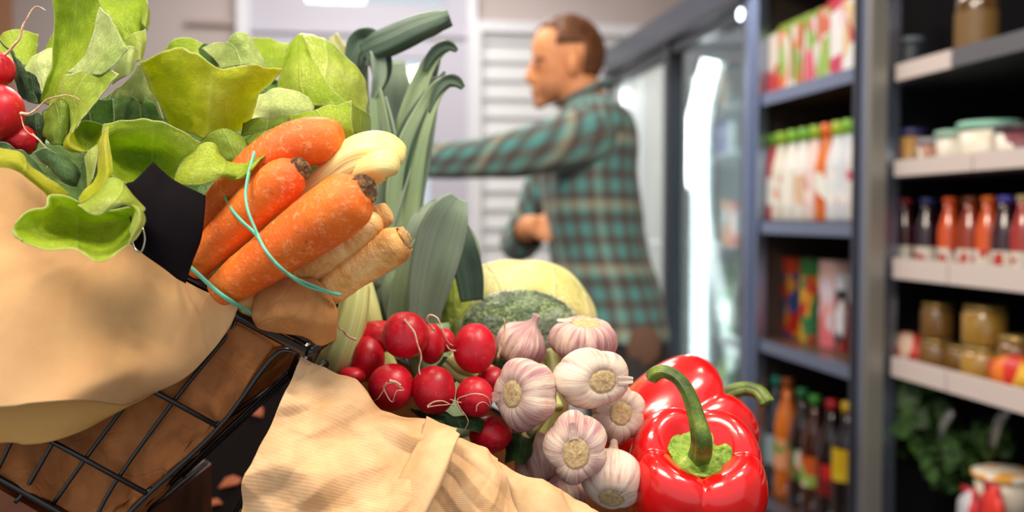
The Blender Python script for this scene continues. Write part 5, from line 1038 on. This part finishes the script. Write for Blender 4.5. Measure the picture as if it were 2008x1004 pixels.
for k, rows in enumerate((
    [[(800,800,.672),(840,806,.664),(880,812,.660),(930,816,.660),(960,822,.668)],[(830,822,.664),(860,820,.654),(895,820,.650),(930,826,.652),(955,836,.662)],[(856,838,.660),(880,838,.65),(905,840,.648),(930,846,.65),(948,850,.66)]],
    [[(806,802,.665),(830,805,.657),(856,812,.653),(876,822,.655)],[(820,816,.660),(842,820,.650),(862,828,.648),(880,836,.652)]],
    [[(985,850,.68),(1010,846,.672),(1035,856,.668),(1050,842,.672)],[(988,876,.676),(1010,872,.668),(1030,880,.664),(1046,868,.67)],[(990,908,.672),(1008,904,.666),(1024,912,.664),(1040,896,.67)]],
    [[(870,700,.70),(890,706,.695),(905,722,.692),(900,742,.70)],[(856,716,.70),(874,726,.694),(886,740,.692),(884,756,.70)]])):
    patch('leaf', rows, RADL, rg2, 34, 26, .0008, .0026, 62, 60 + k)
for pts in ([(880, 700, .69), (905, 725, .69), (950, 745, .70)], [(872, 712, .692), (900, 740, .69), (930, 752, .69)], [(888, 690, .695), (915, 722, .695), (965, 725, .71)], [(1040, 850, .672), (1056, 830, .68), (1075, 800, .69)], [(1052, 700, .72), (1080, 760, .72), (1096, 800, .70)]):
    wk(G().sweep(spl([P(*p) for p in pts], 14), [.0035] * 14, 10), 'stalk', LKY, rg2)

# ================================================================ GARLIC
def garlic(px, py, d, rx, ry, face, n, mat, label, seed, stem=None, rsc=.34, skin=True):
    """face: (dx, dy, dd) where the root plate looks, in picture terms"""
    c = P(px, py, d); t = thing('garlic_bulb', c, label, 'garlic', 'garlic bulbs')
    R0 = S((rx + ry) / 2, d); ax = (cr * face[0] - cu * face[1] + cf * face[2]).normalized()
    Rm = ax.to_track_quat('Z', 'Y').to_matrix()
    prof = [(.05, .60), (.24, .60), (.33, .66), (.46, .71), (.62, .68), (.80, .54), (.93, .34), (1.0, .08), (.98, -.18), (.87, -.42), (.66, -.64), (.42, -.82), (.24, -.98), (.15, -1.15), (.12, -1.38), (.09, -1.42)]
    P2 = spl([V((a, b, 0)) for a, b in prof], 54); R = random.Random(seed); offs = [R.uniform(-.3, .3) for _ in range(n)]; amp = [R.uniform(.8, 1.25) for _ in range(n)]
    def fn(th, v, r, z):
        k = th / (2 * math.pi) * n; i = int(k) % n; fx = k - int(k) + 0; fx = min(max(fx + offs[i] * math.sin(math.pi * fx), 0), 1)
        lobe = abs(math.sin(math.pi * fx)) ** .75
        wgt = math.exp(-((z - .05) / .62) ** 2) * min(1, r * 1.6)
        q = 1 - .15 * wgt * (1 - lobe) + .05 * wgt * (amp[i] - 1) * lobe
        q += .035 * noise.noise(V((math.cos(th) * 1.2, math.sin(th) * 1.2, z * 1.2 + seed * 4)))
        zz = z + .07 * max(0, r - .3) * (lobe - .5) * (1 if z > 0 else 0)
        q += .010 * noise.noise(V((math.cos(th) * 9, math.sin(th) * 9, z * 2 + seed))) * wgt
        return r * q * R0, zz * R0 * .9
    g = G().lathe([(p.x, p.y) for p in P2], 128, fn=fn)
    A = RX.transposed() @ Rm                      # picture axes of the local mesh
    pr = [A @ v for v in g.v if v.z > -.75 * R0]; lo = [min(p[k] for p in pr) for k in range(3)]; hi = [max(p[k] for p in pr) for k in range(3)]
    sx_, sz_ = 2 * S(rx, d) / (hi[0] - lo[0]), 2 * S(ry, d) / (hi[2] - lo[2])
    mid = V([(lo[k] + hi[k]) / 2 for k in range(3)])
    def fit(v):
        q = (A @ v) - mid; return A.transposed() @ V((q.x * sx_, q.y * (sx_ + sz_) / 2, q.z * sz_))
    g.v = [fit(v) for v in g.v]
    body = g.make('bulb', mat, t); body.rotation_euler = Rm.to_euler()
    # root plate: a rough disc of cut roots with a frayed ring
    g = G(); rr = R0 * rsc
    def f2(th, v, r, z): return (r * (1 + .12 * noise.noise(V((math.cos(th) * 3, math.sin(th) * 3, seed)))), z + R0 * .030 * noise.noise(V((math.cos(th) * r / R0 * 22, math.sin(th) * r / R0 * 22, seed))))
    g.lathe([(rr * 1.05, .50 * R0), (rr * 1.1, .60 * R0), (rr * 1.0, .645 * R0), (rr * .8, .665 * R0), (rr * .55, .655 * R0), (rr * .3, .67 * R0), (.0003, .665 * R0)], 40, fn=f2)
    g.v = [fit(v) for v in g.v]; pl = g.make('root_plate', GRT, t); pl.rotation_euler = Rm.to_euler()
    if skin:                                       # loose papery flap curling off the shoulder
        g = G(); th0 = R.uniform(0, 6.28); nn = 10
        for i in range(nn):
            for j in range(nn):
                th = th0 + (j / (nn - 1) - .5) * (.75 * (1 - i / nn * .75)); u = i / (nn - 1); r = (.40 + .42 * u); z = .72 - .17 * u + .06 * u * u + .03
                zz = z + .012 * math.sin(j * 1.1) + .04 * u
                g.v.append(V((math.cos(th) * r, math.sin(th) * r, zz * .9)) * R0); g.u.append((u, j / nn))
        g.f = [(i*nn+j, i*nn+j+1, (i+1)*nn+j+1, (i+1)*nn+j) for i in range(nn-1) for j in range(nn-1)]
        g.v = [fit(v) for v in g.v]; sk = g.make('loose_skin', mat, t); sk.rotation_euler = Rm.to_euler()
    if stem:
        g = G(); rootlet(g, stem, .0016, .0005, 24, .002, seed); wk(g, 'dry_stem', RTL, t)
    return t
garlic(1022, 676, .720, 50, 46, (-.5, .9, .2), 5, GAR[2], 'pink-striped garlic at the upper left, upright, with dry stem threads', 1, [(978, 700, .70), (984, 668, .697), (990, 640, .695), (986, 622, .695)], skin=False)
garlic(1143, 668, .715, 68, 48, (.1, -.95, -.35), 6, GAR[2], 'rose-striped garlic at the top of the heap, root plate facing up', 2, rsc=.42)
garlic(1157, 741, .655, 76, 60, (.32, .04, -.75), 5, GAR[0], 'broad whitish garlic in the middle of the heap, root plate turned right', 3, rsc=.33)
garlic(1029, 775, .650, 62, 72, (-.62, -.10, -.75), 5, GAR[1], 'large violet-tinged garlic next to the radishes, root plate turned left', 4, rsc=.33)
garlic(1211, 812, .682, 54, 60, (.02, -.15, -.8), 6, GAR[0], 'white garlic at the right of the heap touching the back pepper', 5, rsc=.36)
garlic(1127, 876, .635, 63, 74, (-.05, .10, -.9), 5, GAR[1], 'garlic with large tan root plate facing forward, low in the heap', 6, rsc=.40)
garlic(1199, 940, .645, 61, 62, (-.1, .62, -.6), 5, GAR[0], 'lowest garlic beside the front pepper, root plate tilted down', 7, rsc=.40)
garlic(1058, 905, .690, 50, 56, (.2, .85, -.3), 7, GAR[1], 'shaded dark-skinned garlic behind the low front one, at its left', 8)
garlic(1106, 968, .675, 46, 36, (.2, .9, -.2), 7, GAR[2], 'hardly visible garlic lying at the bottom under the others', 9)

lk5 = thing('leek', P(1080, 760, .73), 'pale yellow-green leek end glimpsed between the garlic bulbs', 'leek', 'leeks')
wk(G().sweep(spl([P(*p) for p in ((1050,900,.74),(1075,810,.735),(1085,730,.735),(1080,690,.74))], 24), [S(r, .73) for r in splf([42,40,36,26], 24)], 30, fn=lambda th, v: 1 + .05 * math.sin(th * 6)), 'shaft', LKY, lk5)

# ================================================================ PEPPERS
def pepper(c, R0, ax, H, seed, label, lobes=4, ph=0, stem=None, srad=None, cal=.44):
    t = thing('bell_pepper', c, label, 'pepper', 'red bell peppers'); Rm = ax.to_track_quat('Z', 'Y').to_matrix()
    prof = [(.02, .52), (.14, .52), (.26, .54), (.38, .62), (.52, .72), (.68, .76), (.83, .69), (.94, .50), (1.0, .22), (1.0, -.10), (.97, -.45), (.91, -.80), (.80, -1.10), (.62, -1.30), (.40, -1.36), (.2, -1.26), (.02, -1.2)]
    P2 = spl([V((a, b, 0)) for a, b in prof], 64); R = random.Random(seed); am = [R.uniform(.75, 1.3) for _ in range(lobes)]
    def fn(th, v, r, z):
        k = (th / (2 * math.pi) * lobes + ph) % lobes; i = int(k); fx = k - i; lobe = abs(math.sin(math.pi * fx)) ** .62
        top = max(0, min(1, (z + .5) / 1.0)); wv = min(1, r * 1.7)
        q = 1 - .10 * wv * (.55 + .45 * top) * (1 - lobe) * am[i] + .03 * (am[i] - 1) * lobe
        q += .04 * noise.noise(V((math.cos(th), math.sin(th), z * .8 + seed * 5)))
        zz = z + .13 * wv * (lobe - .55) * (1 if z > .3 else max(0, z / .3)) * (1.5 - abs(r - .6))
        if z < -.8: zz = z - .16 * (lobe - .5) * wv
        return r * q * R0, zz * (H if z < 0 else 1) * R0
    g = G().lathe([(p.x, p.y) for p in P2], 128, fn=fn); b = g.make('pepper_body', PEP, t); b.rotation_euler = Rm.to_euler()
    sb = b.modifiers.new('smooth', 'SUBSURF'); sb.levels = sb.render_levels = 1
    g = G(); rc = R0 * cal
    def f3(th, v, r, z): 
        e = r / rc; return (r * (1 + .035 * math.sin(th * 5 + seed) + .05 * noise.noise(V((math.cos(th) * 2.5, math.sin(th) * 2.5, seed)))), z + R0 * .035 * noise.noise(V((math.cos(th) * e * 2.5, math.sin(th) * e * 2.5, seed + 3))) + .02 * R0 * e * e * math.sin(th * 5 + 1))
    g.lathe([(rc * .6, .48 * R0), (rc * .96, .60 * R0), (rc * 1.03, .66 * R0), (rc * .95, .675 * R0), (rc * .75, .63 * R0), (rc * .5, .62 * R0), (rc * .33, .64 * R0), (rc * .22, .69 * R0), (rc * .1, .74 * R0)], 60, fn=f3)
    cx = g.make('calyx', CLX, t); cx.rotation_euler = Rm.to_euler()
    if stem:
        q = spl([c + Rm @ V((0, 0, .55 * R0))] + [P(*p) for p in stem], 48); rr = splf(srad, 48)
        fs = lambda th, v: 1 + .09 * math.sin(th * 5) + .05 * noise.noise(V((th, v * 5, seed)))
        rr[-1] *= .55; rr[-2] *= .88
        wk(G().sweep(q, rr, 30, fn=fs), 'stem', STM, t)
    return t
pa = (cu * .80 - cf * .60 - cr * .02).normalized()
pc = P(1364, 950, .665)
pepper(pc, S(140, .665), pa, 1.0, 1, 'glossy red bell pepper in front, green stem arching up and left', 4, .02, [(1377, 866, .622), (1367, 820, .622), (1352, 775, .624), (1330, 742, .628), (1303, 728, .632), (1284, 734, .636), (1277, 746, .638)], [.0072, .0066, .0052, .0046, .0042, .0042, .0044, .0040], .42)
pb = (cr * .78 + cu * .52 + cf * .20).normalized()
pepper(P(1335, 850, .80), S(138, .80), pb, .75, 2, 'red bell pepper lying behind the front one, stem pointing right', 4, .35, [(1398, 792, .79), (1430, 770, .79), (1462, 762, .79), (1486, 768, .785), (1498, 782, .78), (1504, 793, .778)], [.0066, .0062, .0060, .0056, .0056, .0058, .0064], .36)

# ================================================================ LEEKS, CABBAGE, BROCCOLI
lks = thing('leek', P(800, 620, .82), 'tall leek standing behind the carrots with grey-green fanned leaves', 'leek', 'leeks')
lk2 = thing('leek', P(850, 620, .78), 'shorter leek to the right with one broad leaf and dark bent leaves', 'leek', 'leeks')
lk3 = thing('leek', P(670, 680, .70), 'pale green leek shaft between the paper flap and the radishes', 'leek', 'leeks')
def blade(par, pts, wid, mat, fold=.35, tw=0.0, n=50, m=13, seed=0, name='leaf'):
    sp = spl([P(*p) for p in pts], n); ws = splf(wid, n); g = G()
    tws = splf(tw, n) if isinstance(tw, (list, tuple)) else [tw] * n
    L = 0
    for i, p in enumerate(sp):
        if i: L += (p - sp[i-1]).length
        tn = (sp[min(i+1, n-1)] - sp[max(i-1, 0)]).normalized(); v = (p - CAM).normalized()
        side = tn.cross(v).normalized(); nb = side.cross(tn).normalized()
        ang = tws[i]; sd = side * math.cos(ang) + nb * math.sin(ang); nn_ = tn.cross(sd).normalized()
        w_ = S(ws[i], .8) * .5
        for j in range(m):
            u = j / (m - 1) * 2 - 1
            q = p + sd * (u * w_) + nn_ * ((abs(u) ** 1.05) * fold * w_ * 1.25) + nn_ * (.06 * w_ * noise.noise(p * 30 + V((u * 2, seed, 0))))
            g.v.append(q); g.u.append((j / (m - 1) + seed * .37, L * 6))
    g.f = [(i*m+j, i*m+j+1, (i+1)*m+j+1, (i+1)*m+j) for i in range(n-1) for j in range(m-1)]
    o = wk(g, name, mat, par); md = o.modifiers.new('thickness', 'SOLIDIFY'); md.thickness = .0016; md.offset = 0; return o
B = [
 (lks, [(790,660,.86),(776,520,.86),(766,400,.86),(768,290,.862),(768,190,.865),(770,120,.868)], [130,128,118,104,84,50], LK, .25, 0),
 (lks, [(775,660,.845),(788,520,.845),(796,400,.845),(822,290,.845),(842,200,.845),(850,150,.845)], [84,84,74,56,36,20], LK, .35, .1),
 (lks, [(745,640,.85),(728,480,.85),(712,330,.85),(703,220,.85),(704,150,.85),(712,95,.85)], [60,64,62,56,44,22], LK, .4, .3),
 (lks, [(700,190,.84),(694,130,.84),(700,92,.84),(718,76,.84),(736,96,.835),(744,140,.83),(736,196,.83)], [16,32,42,46,50,46,6], LKD, .3, [.9,.8,.5,0,.3,.5,.7]),
 (lks, [(722,130,.828),(736,100,.826),(742,150,.824),(728,200,.824)], [10,26,30,6], LK, .4, .3),
 (lks, [(684,112,.87),(708,92,.87),(735,82,.868)], [12,26,22], LKD, .3, .3),
 (lks, [(700,150,.885),(676,110,.885),(655,70,.885)], [24,28,20], LKY, .4, .2),
 (lks, [(700,520,.838),(700,420,.838),(708,320,.838),(716,250,.838),(706,196,.838)], [30,44,48,30,5], LKG, .4, .3),
 (lks, [(780,440,.825),(766,350,.825),(752,270,.825),(742,200,.825),(738,150,.828)], [44,50,44,30,4], LKG, .55, .3),
 (lks, [(786,400,.822),(778,320,.822),(766,250,.822),(756,190,.822)], [30,34,26,4], LK, .6, .5),
 (lks, [(790,470,.81),(796,370,.81),(812,290,.81),(838,222,.81),(856,180,.81),(876,160,.81),(894,160,.81),(908,172,.81)], [60,70,62,46,32,24,22,10], LKG, .45, [.2,.2,.3,.5,.3,-.1,0,0]),
 (lks, [(842,220,.806),(858,178,.806),(876,158,.806),(894,158,.806),(909,172,.806)], [6,18,20,20,8], LKD, .35, [.3,.3,.1,0,0]),
 (lks, [(786,330,.83),(800,250,.83),(820,180,.83),(842,128,.83),(862,98,.83),(880,90,.83),(896,99,.83)], [40,46,40,30,26,22,8], LKG, .4, [.3,.3,.3,.3,.1,0,0]),
 (lks, [(832,140,.826),(848,108,.826),(866,92,.826),(882,90,.826),(897,99,.826)], [6,18,20,18,6], LKD, .35, .1),
 (lks, [(776,420,.815),(786,330,.815),(806,260,.815),(832,206,.815),(856,168,.815),(872,140,.815)], [30,44,42,30,18,4], LKD, .5, .5),
 (lks, [(812,300,.85),(830,220,.85),(846,150,.85),(856,112,.855),(852,92,.86)], [34,34,28,20,12], LKD, .4, .4),
 (lks, [(724,560,.815),(748,440,.815),(776,350,.815),(808,280,.815),(822,240,.815)], [46,62,58,30,4], LK, .5, .2),
 (lks, [(735,160,.855),(738,240,.855),(742,330,.855)], [14,30,36], LKG, .3, .3),
 (lk2, [(826,680,.775),(834,610,.77),(848,540,.765),(866,470,.76),(884,418,.755),(900,388,.755)], [46,64,84,90,74,34], LK, .30, .15),
 (lk2, [(812,640,.80),(808,560,.80),(806,490,.80),(818,440,.80),(844,412,.80),(872,404,.80)], [40,46,40,34,30,22], LK, .35, [.2,.3,.5,.8,1.0,.9]),
 (lk2, [(822,450,.805),(842,414,.805),(866,404,.80),(892,410,.80)], [20,30,32,24], LKD, .3, [.4,.9,1.1,.9]),
 (lk2, [(872,420,.79),(892,450,.785),(906,490,.78),(918,540,.78),(924,590,.78)], [36,50,54,54,44], LKD, .35, .2),
 (lk2, [(893,430,.80),(914,462,.80),(928,500,.80),(936,530,.80)], [18,30,28,8], LKG, .35, .5),
 (lk2, [(786,680,.79),(790,600,.79),(802,520,.79),(816,470,.79)], [60,62,44,6], LKG, .4, -.2),
]
for i, (par, pts, wd_, mt, fo, tw) in enumerate(B): blade(par, pts, wd_, mt, fo, tw, seed=i)
# the leaf bundle folded into a tube across the top
tp = spl([P(*p) for p in ((716,104,.835),(745,92,.83),(780,77,.826),(820,58,.822),(856,44,.82),(882,34,.82))], 40)
wk(G().sweep(tp, [S(r, .8) for r in splf([20,28,29,26,21,13], 40)], 40, fn=lambda th, v: 1 + .12 * math.sin(th * 3 + v * 2) + .04 * math.sin(th * 9) + (.35 * math.sin(th * 2) * max(0, v - .85) / .15)), 'rolled_leaf', LKD, lks)
# shafts
wk(G().sweep(spl([P(*p) for p in ((905,900,.80),(850,720,.81),(805,620,.82),(785,560,.85))], 20), [S(r, .8) for r in splf([34,40,46,44], 20)], 30), 'shaft', LKG, lks)
wk(G().sweep(spl([P(*p) for p in ((900,860,.76),(865,740,.77),(845,640,.775))], 16), [S(r, .8) for r in splf([30,32,36], 16)], 30), 'shaft', LKG, lk2)
wk(G().sweep(spl([P(*p) for p in ((648,730,.70),(668,690,.69),(690,620,.69),(700,560,.70))], 24), [S(r, .7) for r in splf([34,34,30,26], 24)], 36, fn=lambda th, v: 1 + .04 * math.sin(th * 8)), 'shaft', LKY, lk3)
lk4 = thing('leek', P(730, 640, .74), 'pale yellow leek shaft just right of the green one', 'leek', 'leeks')
wk(G().sweep(spl([P(*p) for p in ((775,760,.73),(742,680,.73),(722,600,.73),(700,520,.74))], 24), [S(r, .7) for r in splf([24,22,22,22], 24)], 36, fn=lambda th, v: 1 + .03 * math.sin(th * 6)), 'shaft', LKY, lk4)
# yellow cabbage
cb = thing('white_cabbage', P(1040, 640, .98), 'large pale yellow cabbage behind the wrapped broccoli', 'cabbage')
cc = P(1046, 648, .98); g = G(); g.ell((0, 0, 0), S(126, .98), S(126, .98), S(138, .98), 60, 40, fn=lambda q: 1 + .03 * noise.noise(q * 2.2)); g.v = [cc + RX @ v for v in g.v]
wk(g, 'head', CAB, cb)
for k, rows in enumerate(([[(925,560,.90),(940,525,.89),(980,511,.885),(1030,510,.88)],[(925,600,.87),(960,570,.86),(1005,560,.855),(1050,556,.855)],[(940,660,.86),(985,640,.845),(1030,630,.84),(1075,625,.845)]],
                          [[(1000,512,.885),(1060,512,.88),(1110,535,.885),(1150,580,.90)],[(1010,560,.86),(1060,560,.852),(1110,580,.858),(1158,615,.88)],[(1030,620,.85),(1075,625,.842),(1120,635,.85),(1165,650,.875)]])):
    patch('outer_leaf', rows, CAB, cb, 36, 30, .002, .0022, 20, 80 + k)
sv = thing('savoy_cabbage', P(880, 640, .90), 'yellow-green savoy cabbage half hidden behind the leek leaf', 'cabbage')
cc = P(888, 640, .93); g = G(); g.ell((0, 0, 0), S(60, .93), S(60, .93), S(96, .93), 50, 34, fn=lambda q: 1 + .06 * noise.noise(q * 4) + .03 * noise.noise(q * 11)); g.v = [cc + RX @ v for v in g.v]; wk(g, 'head', CABG, sv)
patch('outer_leaf', [[(856,560,.87),(876,540,.865),(900,536,.865),(922,550,.87)],[(860,610,.86),(880,600,.85),(902,600,.85),(922,610,.86)],[(864,670,.86),(882,666,.852),(902,666,.852),(920,672,.86)]], CABG, sv, 34, 34, .0015, .004, 50, 88)
# broccoli in film
br = thing('wrapped_broccoli', P(1022, 660, .80), 'green broccoli head in shiny cling film behind the garlic', 'broccoli')
cc = P(1022, 652, .80)
g = G(); g.ell((0, 0, 0), S(116, .80), S(100, .80), S(80, .80), 120, 80, fn=lambda q: 1 + .05 * noise.noise(q * 2.5) + .07 * abs(noise.noise(q * 6)) + .03 * noise.noise(q * 26)); g.v = [cc + RX @ v for v in g.v]
wk(g, 'florets', BRC, br)
g = G().sweep([cc + RX @ V((0, .02, -.02)), cc + RX @ V((.01, .03, -.075))], [.02, .018], 20); wk(g, 'stalk', LKG, br)
g = G(); g.ell((0, 0, 0), S(124, .80), S(110, .80), S(87, .80), 110, 70, fn=lambda q: 1.02 + .03 * noise.noise(q * 3) + .022 * abs(noise.noise(q * 7)) + .008 * noise.noise(q * 24)); g.v = [cc + RX @ v for v in g.v]
wk(g, 'cling_film', FILM, br)
